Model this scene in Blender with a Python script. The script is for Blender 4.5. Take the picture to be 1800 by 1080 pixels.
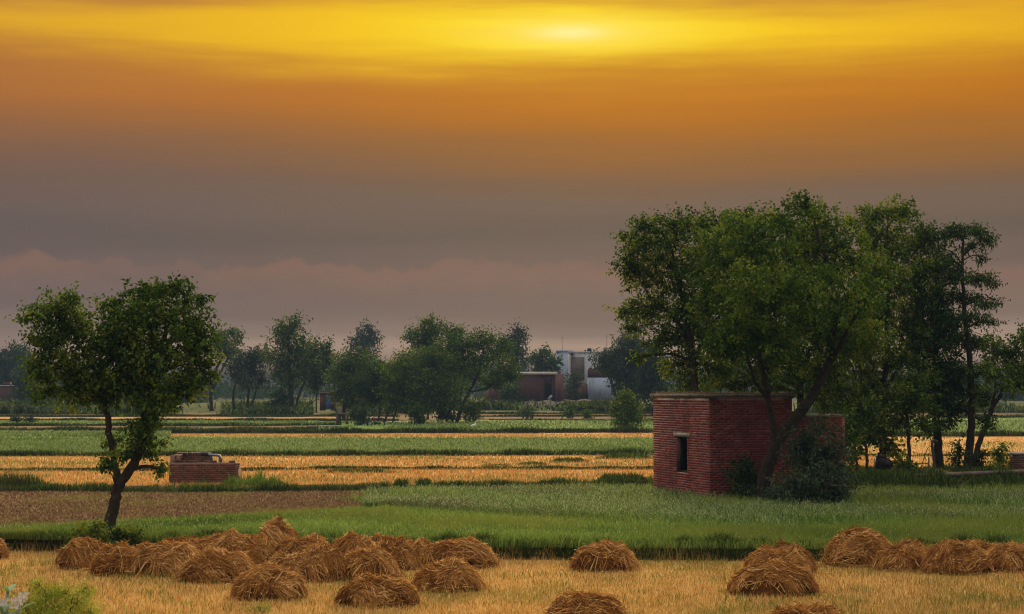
import bpy, math, random
import numpy as np
from mathutils import Vector

for o in list(bpy.data.objects):
    bpy.data.objects.remove(o)
S = bpy.context.scene
COL = S.collection

# ------------------------------------------------------------------ camera
F = 3200.0                 # focal length in pixels of the 1800 wide photograph
PITCH = math.atan(150 / F)
CAMH = 3.4
cam_d = bpy.data.cameras.new('camera')
cam = bpy.data.objects.new('camera', cam_d)
COL.objects.link(cam)
cam_d.sensor_width = 36.0
cam_d.lens = 36.0 * F / 1800
cam_d.clip_start = 0.2
cam_d.clip_end = 9000
cam.location = (0, 0, CAMH)
cam.rotation_euler = (math.pi / 2 + PITCH, 0, 0)
cam_d.dof.use_dof = True
cam_d.dof.focus_distance = 46
cam_d.dof.aperture_fstop = 9.0
S.camera = cam
S.render.resolution_x, S.render.resolution_y = 1024, 614


def lin(c):
    return tuple(((v / 255) / 12.92 if v / 255 <= .04045 else ((v / 255 + .055) / 1.055) ** 2.4) for v in c)


# ------------------------------------------------------------------ node helper
class NT:
    def __init__(s, tree):
        s.t = tree
        s.n = tree.nodes
        s.l = tree.links

    def node(s, typ, **kw):
        nd = s.n.new(typ)
        for k, v in kw.items():
            setattr(nd, k, v)
        return nd

    def put(s, sock, v):
        if hasattr(v, 'is_output'):
            s.l.new(v, sock)
        elif isinstance(v, (tuple, list)):
            sock.default_value = (*v, 1.0) if (len(v) == 3 and len(sock.default_value) == 4) else v
        else:
            sock.default_value = v

    def m(s, op, a, b=0.0, c=None, clamp=False):
        nd = s.node('ShaderNodeMath', operation=op, use_clamp=clamp)
        s.put(nd.inputs[0], a)
        s.put(nd.inputs[1], b)
        if c is not None:
            s.put(nd.inputs[2], c)
        return nd.outputs[0]

    def mix(s, f, a, b, blend='MIX'):
        nd = s.node('ShaderNodeMix', data_type='RGBA', blend_type=blend)
        s.put(nd.inputs[0], f)
        s.put(nd.inputs[6], a)
        s.put(nd.inputs[7], b)
        return nd.outputs[2]

    def ramp(s, f, stops, interp='LINEAR'):
        nd = s.node('ShaderNodeValToRGB')
        cr = nd.color_ramp
        cr.interpolation = interp
        while len(cr.elements) < len(stops):
            cr.elements.new(0.5)
        for e, (p, c) in zip(cr.elements, stops):
            e.position = p
            e.color = (*c, 1.0) if len(c) == 3 else c
        s.put(nd.inputs[0], f)
        return nd.outputs[0]

    def noise(s, vec, scale, detail=3, rough=.5, dist=0.0):
        nd = s.node('ShaderNodeTexNoise')
        if vec is not None:
            s.put(nd.inputs['Vector'], vec)
        nd.inputs['Scale'].default_value = scale
        nd.inputs['Detail'].default_value = detail
        nd.inputs['Roughness'].default_value = rough
        nd.inputs['Distortion'].default_value = dist
        return nd.outputs[0]

    def vmul(s, v, k):
        nd = s.node('ShaderNodeVectorMath', operation='MULTIPLY')
        s.put(nd.inputs[0], v)
        nd.inputs[1].default_value = k
        return nd.outputs[0]

    def sstep(s, x, a, b):
        nd = s.node('ShaderNodeMapRange', interpolation_type='SMOOTHSTEP')
        s.put(nd.inputs[0], x)
        nd.inputs[1].default_value = a
        nd.inputs[2].default_value = b
        return nd.outputs[0]


# ------------------------------------------------------------------ world: veiled sunset sky
SUN_AZ = math.atan(105 / F)
SUN_EL = PITCH + math.atan((540 - 58) / F)
W = bpy.data.worlds.new('World')
S.world = W
W.use_nodes = True
t = NT(W.node_tree)
t.n.clear()
tc = t.node('ShaderNodeTexCoord')
D = tc.outputs['Generated']
sx = t.node('ShaderNodeSeparateXYZ')
t.put(sx.inputs[0], D)
X, Y, Z = sx.outputs
str1 = t.m('SUBTRACT', t.noise(t.vmul(D, (3, 3, 34)), 1.0, 4, .5), .5)
str2 = t.m('SUBTRACT', t.noise(t.vmul(D, (9, 9, 120)), 1.0, 4, .55), .5)
ez = t.m('ADD', t.m('MAXIMUM', Z, 0.0), t.m('ADD', t.m('MULTIPLY', str1, .030), t.m('MULTIPLY', str2, .006)))
ez = t.m('MAXIMUM', ez, 0.0)
hlen = t.m('MAXIMUM', t.m('SQRT', t.m('ADD', t.m('MULTIPLY', X, X), t.m('MULTIPLY', Y, Y))), .001)
doth = t.m('DIVIDE', t.m('ADD', t.m('MULTIPLY', X, math.sin(SUN_AZ)), t.m('MULTIPLY', Y, math.cos(SUN_AZ))), hlen)
az2 = t.m('MAXIMUM', t.m('MULTIPLY', t.m('SUBTRACT', 1.0, doth), 2.0), 0.0)     # ~ (azimuth from the sun)^2
pz = t.m('SQRT', ez)


def rp(z):
    return math.sqrt(z)


HAZE_D, HAZE_C = .0012, (.12, .13, .155)


def cl(z, c):
    """sky colour that reads as c once the ground haze lies in front of it"""
    T = math.exp(-HAZE_D * 21.6 / max(z, .022))
    return tuple(max((a - (1 - T) * h) / T, 0.0) for a, h in zip(lin(c), HAZE_C))


ZEN = (2.35, 2.08, 1.74)
front = t.ramp(pz, [(rp(z), cl(z, c)) for z, c in (
    (0.0, (172, 150, 138)), (.022, (166, 146, 135)), (.032, (148, 131, 124)), (.044, (133, 117, 111)),
    (.056, (127, 111, 106)), (.072, (120, 104, 98)), (.088, (111, 98, 91)), (.102, (119, 101, 90)), (.114, (126, 99, 80)),
    (.128, (146, 103, 66)), (.145, (172, 110, 50)), (.160, (188, 116, 44)), (.185, (190, 122, 46)), (.225, (180, 124, 66)))] + [
    (rp(.30), (.74, .54, .34)), (rp(.48), (1.45, 1.20, .92)), (1.0, ZEN)])
away = t.ramp(pz, [(rp(0.0), lin((132, 122, 124))), (rp(.06), lin((118, 110, 116))), (rp(.16), lin((126, 118, 124))),
                   (rp(.30), (.22, .21, .22)), (rp(.48), (.48, .45, .43)), (rp(.75), (1.25, 1.14, 1.02)), (1.0, ZEN)])
col = t.mix(t.sstep(az2, .25, 3.6), front, away)
# a little more mauve to the left of the sun, low down
leftness = t.m('MULTIPLY', t.sstep(t.m('MULTIPLY', X, -1.0), -.05, .34), t.m('SUBTRACT', 1.0, t.sstep(ez, .10, .30)))
col = t.mix(t.m('MULTIPLY', leftness, .55), col, t.mix(.6, col, lin((96, 88, 104))))
# gold behind the cloud slit
ew = t.m('ADD', Z, t.m('ADD', t.m('MULTIPLY', str1, .034), t.m('MULTIPLY', str2, .022)))
de = t.m('SUBTRACT', ew, math.sin(SUN_EL) + .001)
de2 = t.m('MULTIPLY', t.m('MULTIPLY', de, de), t.m('ADD', 1.0, t.m('MULTIPLY', t.sstep(t.m('MULTIPLY', X, -1.0), .02, .30), 1.1)))


def gauss(a, b):                # exp(-(de/a)^2 - az2/b^2)
    return t.m('EXPONENT', t.m('MULTIPLY', t.m('ADD', t.m('DIVIDE', de2, a * a), t.m('DIVIDE', az2, b * b)), -1.0))


g0 = t.m('MULTIPLY', gauss(.034, .42), .36)
g1 = t.m('ADD', t.m('MULTIPLY', gauss(.0178, .60), .66), t.m('MULTIPLY', gauss(.0190, .20), .32), clamp=True)
g2 = gauss(.014, .10)
dz3 = t.m('SUBTRACT', Z, math.sin(SUN_EL))
col = t.mix(t.m('MULTIPLY', g0, .8), col, cl(.17, (214, 134, 36)))
col = t.mix(g1, col, cl(.19, (250, 196, 34)))
col = t.mix(g2, col, cl(.19, (255, 224, 44)))

def core(h, w):
    return t.m('EXPONENT', t.m('MULTIPLY', t.m('ADD', t.m('DIVIDE', t.m('MULTIPLY', dz3, dz3), h * h), t.m('DIVIDE', az2, w * w)), -1.0))


col = t.mix(t.m('MULTIPLY', core(.0085, .050), .45), col, (1.15, .90, .22))
col = t.mix(t.m('MULTIPLY', core(.0036, .018), .55), col, (1.25, 1.08, .50))
# low far cumulus bank
nb = t.noise(t.vmul(D, (1, 1, 1.3)), 44, 7, .62)
nl = t.noise(t.vmul(D, (1, 1, 0.3)), 6, 2, .5)
edge = t.m('ADD', t.m('ADD', .0715, t.m('MULTIPLY', t.m('SUBTRACT', nb, .5), .026)), t.m('MULTIPLY', t.m('SUBTRACT', nl, .5), .022))
v = t.m('SUBTRACT', edge, Z)
cm = t.m('MULTIPLY', t.sstep(v, 0.0, .0038), t.m('SUBTRACT', 1.0, t.sstep(v, .004, .024)))
cm = t.m('MULTIPLY', cm, t.m('ADD', .35, t.m('MULTIPLY', t.noise(t.vmul(D, (14, 14, 160)), 1.0, 3), .75)))
col = t.mix(t.m('MULTIPLY', t.m('MULTIPLY', cm, t.sstep(t.noise(t.vmul(D, (1, 1, .2)), 7, 3, .6), .30, .54)), .52), col, cl(.07, (152, 116, 101)))
# clear sky above the clouds shows through them a little
sky = t.node('ShaderNodeTexSky', sky_type='NISHITA', sun_disc=False)
sky.sun_elevation = SUN_EL
sky.sun_rotation = SUN_AZ
bgA = t.node('ShaderNodeBackground')
t.put(bgA.inputs[0], sky.outputs[0])
bgA.inputs[1].default_value = .05
bgB = t.node('ShaderNodeBackground')
t.put(bgB.inputs[0], col)
bgB.inputs[1].default_value = 1.0
mx = t.node('ShaderNodeMixShader')
mx.inputs[0].default_value = .985
t.l.new(bgA.outputs[0], mx.inputs[1])
t.l.new(bgB.outputs[0], mx.inputs[2])
wo = t.node('ShaderNodeOutputWorld')
t.l.new(mx.outputs[0], wo.inputs[0])

# ------------------------------------------------------------------ sun (veiled)
sd = bpy.data.lights.new('sun', 'SUN')
sd.energy = 4.6
sd.angle = math.radians(12)
sd.color = (1.0, .72, .38)
sun = bpy.data.objects.new('sun', sd)
COL.objects.link(sun)
sdir = Vector((math.sin(SUN_AZ) * math.cos(SUN_EL), math.cos(SUN_AZ) * math.cos(SUN_EL), math.sin(SUN_EL)))
sun.rotation_euler = (-sdir).to_track_quat('-Z', 'Y').to_euler()

S.view_settings.view_transform = 'Standard'
S.view_settings.look = 'None'
S.view_settings.exposure = 0.0
S.view_settings.gamma = 1.0
S.view_settings.use_curve_mapping = False
S.cycles.max_bounces = 5
S.cycles.diffuse_bounces = 3
S.cycles.glossy_bounces = 1
S.cycles.transmission_bounces = 3
S.cycles.volume_bounces = 0
S.cycles.transparent_max_bounces = 4
S.cycles.filter_width = 1.15
S.cycles.use_denoising = True
S.cycles.use_adaptive_sampling = True
S.cycles.adaptive_threshold = .012

# ------------------------------------------------------------------ photo geometry
CP, SP = math.cos(PITCH), math.sin(PITCH)


def gz(y):                                    # the village side stands a little higher than the fields
    s = np.clip((np.asarray(y, float) - 215) / 80, 0, 1)
    return 1.5 * s * s * (3 - 2 * s)


def ray(px, py):
    px = np.asarray(px, float)
    py = np.asarray(py, float)
    a = (px - 900) / F
    b = (540 - py) / F
    return a, CP - SP * b, SP + CP * b


def G(px, py, z=0.0):                         # where a pixel's ray meets the ground (+z)
    a, b, c = ray(px, py)
    lo = np.zeros_like(c + np.zeros_like(a))
    hi = lo + 1500.0
    for _ in range(40):                       # the ground only rises with distance: bisect
        tt = (lo + hi) / 2
        above = CAMH + c * tt > z + gz(tt * b)
        lo = np.where(above, tt, lo)
        hi = np.where(above, hi, tt)
    return np.stack([a * tt, b * tt, CAMH + c * tt], -1)


def P(px, py, d):                             # pixel's ray at forward distance d
    a, b, c = ray(px, py)
    k = np.asarray(d, float) / b
    return np.stack([a * k, b * k, CAMH + c * k], -1)


# ------------------------------------------------------------------ mesh helpers
class MB:
    def __init__(s):
        s.v, s.t3, s.t4, s.a, s.n = [], [], [], [], 0

    def add(s, v, tris=None, quads=None, tint=0.5):
        v = np.asarray(v, float).reshape(-1, 3)
        if tris is not None and len(tris):
            s.t3.append(np.asarray(tris, int).reshape(-1, 3) + s.n)
        if quads is not None and len(quads):
            s.t4.append(np.asarray(quads, int).reshape(-1, 4) + s.n)
        s.a.append(np.broadcast_to(np.asarray(tint, float), (len(v),)))
        s.v.append(v)
        s.n += len(v)

    def box(s, c, ax, ay, az, tint=.5):       # centre and three half vectors
        c, ax, ay, az = [np.asarray(q, float) for q in (c, ax, ay, az)]
        v = [c + i * ax + j * ay + k * az for k in (-1, 1) for j in (-1, 1) for i in (-1, 1)]
        s.add(v, quads=[(0, 2, 3, 1), (4, 5, 7, 6), (0, 1, 5, 4), (2, 6, 7, 3), (0, 4, 6, 2), (1, 3, 7, 5)], tint=tint)

    def abox(s, x0, x1, y0, y1, z0, z1, tint=.5):
        s.box(((x0 + x1) / 2, (y0 + y1) / 2, (z0 + z1) / 2), ((x1 - x0) / 2, 0, 0), (0, (y1 - y0) / 2, 0), (0, 0, (z1 - z0) / 2), tint)

    def tube(s, pts, rad, n=8, cap=True, tint=.5):
        pts = np.asarray(pts, float)
        rad = np.broadcast_to(np.asarray(rad, float), (len(pts),))
        tg = np.gradient(pts, axis=0)
        tg /= np.linalg.norm(tg, axis=1)[:, None] + 1e-9
        ref = np.array([0, 0, 1.0]) if abs(tg[0][2]) < .9 else np.array([1.0, 0, 0])
        V = []
        for p, d, r in zip(pts, tg, rad):
            u = np.cross(ref, d)
            if np.linalg.norm(u) < 1e-4:
                u = np.cross((0, 1, 0), d)
            u /= np.linalg.norm(u)
            w = np.cross(d, u)
            ref = np.cross(u, d) * -1
            ref = w
            ang = np.linspace(0, 2 * math.pi, n, endpoint=False)
            V.append(p + r * (np.cos(ang)[:, None] * u + np.sin(ang)[:, None] * w))
            ref = w
        V = np.concatenate(V)
        q = []
        for i in range(len(pts) - 1):
            for j in range(n):
                k = (j + 1) % n
                q.append((i * n + j, i * n + k, (i + 1) * n + k, (i + 1) * n + j))
        tr = []
        if cap:
            V = np.vstack([V, pts[:1], pts[-1:]])
            a, b = len(V) - 2, len(V) - 1
            e = (len(pts) - 1) * n
            for j in range(n):
                k = (j + 1) % n
                tr.append((a, k, j))
                tr.append((b, e + j, e + k))
        s.add(V, tris=tr, quads=q, tint=tint)

    def mesh(s, name, origin=(0, 0, 0), smooth=False):
        v = np.concatenate(s.v) - np.asarray(origin, float)
        me = bpy.data.meshes.new(name)
        f3 = np.concatenate(s.t3) if s.t3 else np.zeros((0, 3), int)
        f4 = np.concatenate(s.t4) if s.t4 else np.zeros((0, 4), int)
        nl = f3.size + f4.size
        me.vertices.add(len(v))
        me.vertices.foreach_set('co', v.astype(np.float32).ravel())
        me.loops.add(nl)
        me.loops.foreach_set('vertex_index', np.concatenate([f3.ravel(), f4.ravel()]).astype(np.int32))
        me.polygons.add(len(f3) + len(f4))
        st = np.concatenate([np.arange(len(f3)) * 3, f3.size + np.arange(len(f4)) * 4]).astype(np.int32)
        me.polygons.foreach_set('loop_start', st)
        if smooth:
            me.polygons.foreach_set('use_smooth', np.ones(len(f3) + len(f4), bool))
        at = me.attributes.new('tint', 'FLOAT', 'POINT')
        at.data.foreach_set('value', np.concatenate(s.a).astype(np.float32))
        me.update(calc_edges=True)
        me.validate()
        return me

    def build(s, name, mat, parent=None, smooth=False, kind=None):
        org = WORLD.get(parent.name, (0, 0, 0)) if parent else (0, 0, 0)
        o = bpy.data.objects.new(name, s.mesh(name, org, smooth))
        o.data.materials.append(mat)
        COL.objects.link(o)
        if parent:
            o.parent = parent
            WORLD[o.name] = org
        if kind:
            o['kind'] = kind
        return o


WORLD = {}


def tag(o, label, cat, group=None):
    o['label'] = label
    o['category'] = cat
    if group:
        o['group'] = group
    return o


def thing(name, label, cat, loc, group=None):
    o = bpy.data.objects.new(name, None)
    o.empty_display_size = .3
    o.location = tuple(float(q) for q in loc)
    COL.objects.link(o)
    WORLD[o.name] = tuple(float(q) for q in loc)
    return tag(o, label, cat, group)


# ------------------------------------------------------------------ materials
def mat_new(name):
    m = bpy.data.materials.new(name)
    m.use_nodes = True
    t = NT(m.node_tree)
    t.n.clear()
    out = t.node('ShaderNodeOutputMaterial')
    return m, t, out


def principled(t, out, col, rough=.95, spec=.15, bump=None, metal=0.0):
    b = t.node('ShaderNodeBsdfPrincipled')
    t.put(b.inputs['Base Color'], col)
    t.put(b.inputs['Roughness'], rough)
    b.inputs['Specular IOR Level'].default_value = spec
    b.inputs['Metallic'].default_value = metal
    if bump is not None:
        bn = t.node('ShaderNodeBump')
        bn.inputs['Strength'].default_value = bump[1]
        bn.inputs['Distance'].default_value = bump[2]
        t.put(bn.inputs['Height'], bump[0])
        t.l.new(bn.outputs[0], b.inputs['Normal'])
    t.l.new(b.outputs[0], out.inputs[0])
    return b


def pos(t):
    return t.node('ShaderNodeNewGeometry').outputs['Position']


def tintn(t):
    return t.node('ShaderNodeAttribute', attribute_name='tint').outputs['Fac']


def soil_mat(name, stops, s1=.35, s2=9.0, w2=.5, stretch=(1, .4, 1)):
    m, t, out = mat_new(name)
    p = pos(t)
    a = t.noise(t.vmul(p, stretch), s1, 5, .6)
    b = t.noise(p, s2, 4, .65)
    f = t.m('ADD', t.m('MULTIPLY', a, 1 - w2), t.m('MULTIPLY', b, w2))
    c = t.ramp(t.m('ADD', t.m('MULTIPLY', t.m('SUBTRACT', f, .5), 2.2), .5, clamp=True), stops)
    principled(t, out, c, 1.0, .02, (b, .9, .05))
    return m


def blade_mat(name, stops, patch=None, pscale=.35, trans=.35, patchcol=None, pthr=(.5, .62)):
    """straw and grass: colour by blade, drifting to another colour in patches of the field"""
    m, t, out = mat_new(name)
    c = t.ramp(tintn(t), stops)
    if patchcol is not None:
        n = t.noise(t.vmul(pos(t), (1, .55, .2)), pscale, 4, .55)
        c = t.mix(t.m('MULTIPLY', t.sstep(n, *pthr), patch), c, patchcol)
    df = t.node('ShaderNodeBsdfDiffuse')
    t.put(df.inputs[0], c)
    tr = t.node('ShaderNodeBsdfTranslucent')
    t.put(tr.inputs[0], c)
    mx = t.node('ShaderNodeMixShader')
    mx.inputs[0].default_value = trans
    t.l.new(df.outputs[0], mx.inputs[1])
    t.l.new(tr.outputs[0], mx.inputs[2])
    t.l.new(mx.outputs[0], out.inputs[0])
    return m


def leaf_mat(name, stops, trans=.38, gloss=.012):
    m, t, out = mat_new(name)
    c = t.ramp(tintn(t), stops)
    df = t.node('ShaderNodeBsdfDiffuse')
    t.put(df.inputs[0], c)
    tr = t.node('ShaderNodeBsdfTranslucent')
    hs = t.mix(1.0, c, (1.25, 1.15, .5), 'MULTIPLY')
    t.put(tr.inputs[0], hs)
    mx = t.node('ShaderNodeMixShader')
    mx.inputs[0].default_value = trans
    t.l.new(df.outputs[0], mx.inputs[1])
    t.l.new(tr.outputs[0], mx.inputs[2])
    gl = t.node('ShaderNodeBsdfGlossy')
    gl.inputs['Roughness'].default_value = .5
    gl.inputs[0].default_value = (.8, .85, .8, 1)
    m2 = t.node('ShaderNodeMixShader')
    m2.inputs[0].default_value = gloss
    t.l.new(mx.outputs[0], m2.inputs[1])
    t.l.new(gl.outputs[0], m2.inputs[2])
    t.l.new(m2.outputs[0], out.inputs[0])
    return m


def plain_mat(name, c, rough=.7, spec=.3, metal=0.0, var=.35, scale=6.0, dirt=None):
    m, t, out = mat_new(name)
    n = t.noise(pos(t), scale, 5, .6)
    dk = tuple(q * (1 - var) for q in c)
    lt = tuple(min(1, q * (1 + var * .6)) for q in c)
    cc = t.ramp(n, [(.3, dk), (.7, lt)])
    if dirt:
        n2 = t.noise(t.vmul(pos(t), (1, 1, .35)), scale * .3, 5, .65)
        cc = t.mix(t.sstep(n2, .5, .68), cc, dirt)
    principled(t, out, cc, rough, spec, (n, .25, .01), metal)
    return m


def brick_mat(name, stops, dirt):
    m, t, out = mat_new(name)
    p = pos(t)
    c = t.ramp(tintn(t), stops)
    n = t.noise(p, 30, 4, .6)
    c = t.mix(t.m('MULTIPLY', n, .35), c, tuple(q * .55 for q in stops[0][1]))
    n2 = t.noise(t.vmul(p, (1, 1, .45)), 1.3, 5, .65)
    c = t.mix(t.m('MULTIPLY', t.sstep(n2, .46, .72), .75), c, dirt)
    n3 = t.noise(t.vmul(p, (1, 1, .8)), 2.1, 5, .7)
    c = t.mix(t.m('MULTIPLY', t.sstep(n3, .53, .74), .45), c, tuple(min(1, q * 1.0 + .10) for q in stops[1][1]))
    principled(t, out, c, .92, .1, (n, .5, .006))
    return m


STRAW = [(0, (.10, .038, .011)), (.35, (.30, .125, .031)), (.7, (.60, .315, .092)), (1, (.90, .64, .28))]
M = {}
M['ground'] = soil_mat('ground_soil', [(0, (.035, .06, .02)), (.5, (.07, .09, .033)), (1, (.14, .13, .055))], .05, 4, .4)
M['stub_soil'] = soil_mat('stubble_soil', [(0, (.26, .18, .06)), (.5, (.46, .29, .09)), (1, (.58, .40, .15))], .4, 14, .55)
M['stub_far'] = soil_mat('far_stubble', [(0, (.34, .19, .06)), (.45, (.50, .27, .085)), (1, (.60, .36, .13))], .12, 2.5, .5, (1, .25, 1))
M['plough'] = soil_mat('ploughed_soil', [(0, (.13, .075, .045)), (.5, (.25, .15, .085)), (1, (.38, .27, .13))], .25, 5, .6, (1, .5, 1))
M['dry'] = soil_mat('dry_field', [(0, (.09, .075, .04)), (.5, (.17, .115, .06)), (1, (.27, .18, .09))], .08, 2, .4, (1, .2, 1))
M['green_soil'] = soil_mat('green_field_soil', [(0, (.035, .06, .015)), (.5, (.06, .11, .022)), (1, (.10, .16, .04))], .22, 6, .45, (1, .5, 1))
M['green_far'] = soil_mat('far_green_field', [(0, (.09, .16, .035)), (.5, (.15, .24, .055)), (1, (.22, .31, .10))], .07, 1.6, .5, (1, .25, 1))
M['bank'] = soil_mat('bank_earth', [(0, (.025, .025, .012)), (.5, (.05, .05, .02)), (1, (.09, .085, .035))], .5, 6, .5)
M['mound'] = soil_mat('mound_earth', [(0, (.08, .075, .06)), (.5, (.15, .12, .11)), (1, (.20, .17, .15))], .3, 2, .5)
M['stubble'] = blade_mat('stubble_straw', [(0, (.29, .155, .045)), (.5, (.56, .33, .10)), (1, (.80, .57, .24))], .85, .28, .3, (.24, .22, .05), (.47, .66))
M['stubble_mid'] = blade_mat('stubble_straw_far', [(0, (.36, .18, .05)), (.5, (.52, .27, .08)), (1, (.66, .40, .14))], .75, .05, .3, (.30, .25, .07), (.46, .66))
M['crop'] = blade_mat('green_crop', [(0, (.045, .09, .018)), (.5, (.135, .225, .040)), (1, (.31, .41, .10))], .8, .20, .4, (.22, .25, .05), (.42, .62))
M['crop_pale'] = blade_mat('pale_green_crop', [(0, (.08, .125, .04)), (.5, (.19, .26, .085)), (1, (.33, .40, .17))], .6, .05, .4, (.08, .14, .035), (.5, .65))
M['crop_tall'] = blade_mat('tall_flowering_crop', [(0, (.06, .11, .025)), (.6, (.18, .265, .075)), (1, (.34, .42, .18))], .6, .25, .35, (.10, .09, .05), (.5, .66))
M['ear'] = blade_mat('pale_seed_heads', [(0, (.22, .27, .12)), (1, (.48, .50, .32))], trans=.3)
M['weed'] = blade_mat('bank_grass', [(0, (.022, .04, .010)), (.55, (.05, .085, .018)), (1, (.13, .17, .04))], .5, .3, .35, (.10, .08, .03), (.52, .7))
M['weed_lush'] = blade_mat('lush_grass', [(0, (.045, .085, .012)), (.6, (.10, .18, .025)), (1, (.22, .28, .06))], trans=.4)
M['clod'] = blade_mat('plough_residue', [(0, (.10, .06, .035)), (.5, (.24, .15, .085)), (1, (.42, .32, .15))], .8, .2, .1, (.26, .24, .07), (.52, .64))
M['straw'] = blade_mat('heap_straw', STRAW, trans=.22)
M['straw_core'] = soil_mat('heap_core', [(0, (.05, .022, .008)), (.5, (.10, .045, .014)), (1, (.17, .08, .026))], 3, 22, .6)  # darker than the straw: shadow in the gaps put into the colour
M['bark'] = plain_mat('bark', (.050, .038, .030), .95, .1, 0, .5, 9)
M['leafA'] = leaf_mat('leaf_mid_green', [(0, (.012, .030, .004)), (.4, (.037, .084, .009)), (.75, (.10, .16, .017)), (1, (.17, .21, .03))])
M['leafB'] = leaf_mat('leaf_yellow_green', [(0, (.015, .034, .005)), (.4, (.048, .098, .010)), (.75, (.13, .185, .019)), (1, (.22, .24, .034))])
M['leafC'] = leaf_mat('leaf_deep_green', [(0, (.008, .022, .006)), (.5, (.022, .054, .013)), (1, (.060, .11, .026))], .3)
M['leafD'] = leaf_mat('leaf_grey_green', [(0, (.022, .040, .022)), (.5, (.045, .075, .042)), (1, (.09, .125, .07))], .25)
M['leafE'] = leaf_mat('leaf_feathery', [(0, (.10, .15, .02)), (.5, (.22, .29, .04)), (1, (.40, .44, .09))], .4)
M['leafM'] = leaf_mat('leaf_milkweed', [(0, (.09, .16, .09)), (.5, (.15, .25, .14)), (1, (.22, .33, .20))], .3, .08)
M['petal'] = plain_mat('petal', (.74, .66, .64), .6, .3, 0, .25, 60)
M['brick'] = brick_mat('red_brick', [(0, (.155, .038, .038)), (.5, (.225, .056, .052)), (1, (.31, .095, .085))], (.11, .036, .034))
M['brick_old'] = brick_mat('old_brick', [(0, (.10, .045, .036)), (.5, (.155, .070, .053)), (1, (.22, .105, .078))], (.075, .045, .035))
M['brick_far'] = brick_mat('far_brick', [(0, (.08, .04, .042)), (.5, (.11, .055, .055)), (1, (.19, .10, .085))], (.07, .042, .045))
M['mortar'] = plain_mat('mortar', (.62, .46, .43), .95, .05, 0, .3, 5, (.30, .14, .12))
M['mortar_shaded'] = plain_mat('shaded_mortar', (.17, .075, .067), .95, .05, 0, .35, 5)  # darker copy of the mortar, shade of the hut's long side put into its colour
M['mortar_old'] = plain_mat('old_mortar', (.17, .11, .09), .95, .05, 0, .3, 5)
M['slab'] = plain_mat('weathered_concrete', (.185, .15, .135), .9, .1, 0, .45, 7, (.09, .07, .06))
M['lintel'] = plain_mat('pale_concrete', (.33, .29, .265), .9, .1, 0, .35, 8)
M['white'] = plain_mat('white_plaster', (.40, .42, .48), .85, .1, 0, .2, 4.5, (.36, .34, .33))
M['blueplaster'] = plain_mat('bluish_plaster', (.36, .44, .58), .85, .1, 0, .25, .9, (.22, .26, .34))
M['whitewash'] = plain_mat('stained_whitewash', (.34, .42, .58), .85, .1, 0, .3, 5.0, (.26, .29, .33))
M['tin'] = plain_mat('pale_roof_slab', (.68, .62, .58), .7, .2, 0, .2, 2)
M['iron'] = plain_mat('dark_iron', (.028, .026, .028), .6, .4, .3, .4, 12, (.06, .035, .022))
M['pipe_rust'] = plain_mat('rusty_pipe', (.11, .085, .07), .7, .3, .2, .4, 14, (.20, .15, .11))
M['pipe_blue'] = plain_mat('bluegrey_pipe', (.16, .19, .25), .45, .5, .4, .3, 14)
M['black'] = plain_mat('dark_tank', (.018, .019, .022), .6, .3)
M['blue'] = plain_mat('blue_paint', (.04, .17, .50), .6, .3, 0, .3, 3)
M['wood'] = plain_mat('grey_wood', (.15, .12, .105), .9, .1, 0, .4, 10)
M['rubber'] = plain_mat('tyre_rubber', (.02, .02, .022), .85, .2)
M['chrome'] = plain_mat('worn_chrome', (.5, .52, .55), .3, .5, .8, .2, 10)
M['redpaint'] = plain_mat('red_paint', (.25, .03, .025), .4, .5, 0, .2, 8)
M['feather'] = plain_mat('white_feathers', (.8, .8, .78), .8, .2, 0, .1, 20)

rng = np.random.default_rng(7)
random.seed(7)


def ip(xs, pts):
    pts = np.asarray(pts, float)
    return np.interp(xs, pts[:, 0], pts[:, 1])


# ------------------------------------------------------------------ ground and fields
def structure(o):
    o['kind'] = 'structure'
    return o


mb = MB()
xs = np.concatenate([np.linspace(-1500, -150, 10), np.linspace(-120, 120, 33), np.linspace(150, 1500, 10)])
ys = np.concatenate([np.linspace(-40, 200, 25), np.linspace(215, 300, 30), np.linspace(340, 2600, 16)])
gx, gy = np.meshgrid(xs, ys)
V = np.stack([gx, gy, gz(gy) - .03], -1).reshape(-1, 3)
nx = len(xs)
q = [(j * nx + i, j * nx + i + 1, (j + 1) * nx + i + 1, (j + 1) * nx + i) for j in range(len(ys) - 1) for i in range(nx - 1)]
mb.add(V, quads=q)
structure(mb.build('ground', M['ground'], smooth=True))


def field(name, x0, x1, near, far, mat, dz=.0, step=30, rows=6, zfar=0.0):
    """a field sheet between two edges given as photograph points, with a skirt to the ground"""
    px = np.arange(x0, x1 + 1, step, dtype=float)
    n = ip(px, near)
    f = ip(px, far)
    if near[0][1] < 950:
        n = n + .8 * np.sin(px * .023 + x0) + .5 * np.sin(px * .061 + near[0][1])
        f = f + .6 * np.sin(px * .019 + far[0][1]) + .35 * np.sin(px * .071 + x1)
    mb = MB()
    A = G(px, n, 0)
    B = G(px, f, zfar)
    R = []
    for k in range(rows + 1):
        u = k / rows
        pts = A * (1 - u) + B * u
        pts[:, 2] = gz(pts[:, 1]) + dz
        R.append(pts)
    dA = A.copy(); dA[:, 2] = gz(dA[:, 1]) - .15; dA[:, 1] -= max(dz, .02) * 1.2
    dB = B.copy(); dB[:, 2] = gz(dB[:, 1]) - .15; dB[:, 1] += max(dz, .02) * 1.2
    R = [dA] + R + [dB]
    n_ = len(px)
    V = np.concatenate(R)
    q = [(j * n_ + i, j * n_ + i + 1, (j + 1) * n_ + i + 1, (j + 1) * n_ + i) for j in range(len(R) - 1) for i in range(n_ - 1)]
    mb.add(V, quads=q)
    return structure(mb.build(name, mat))


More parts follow.
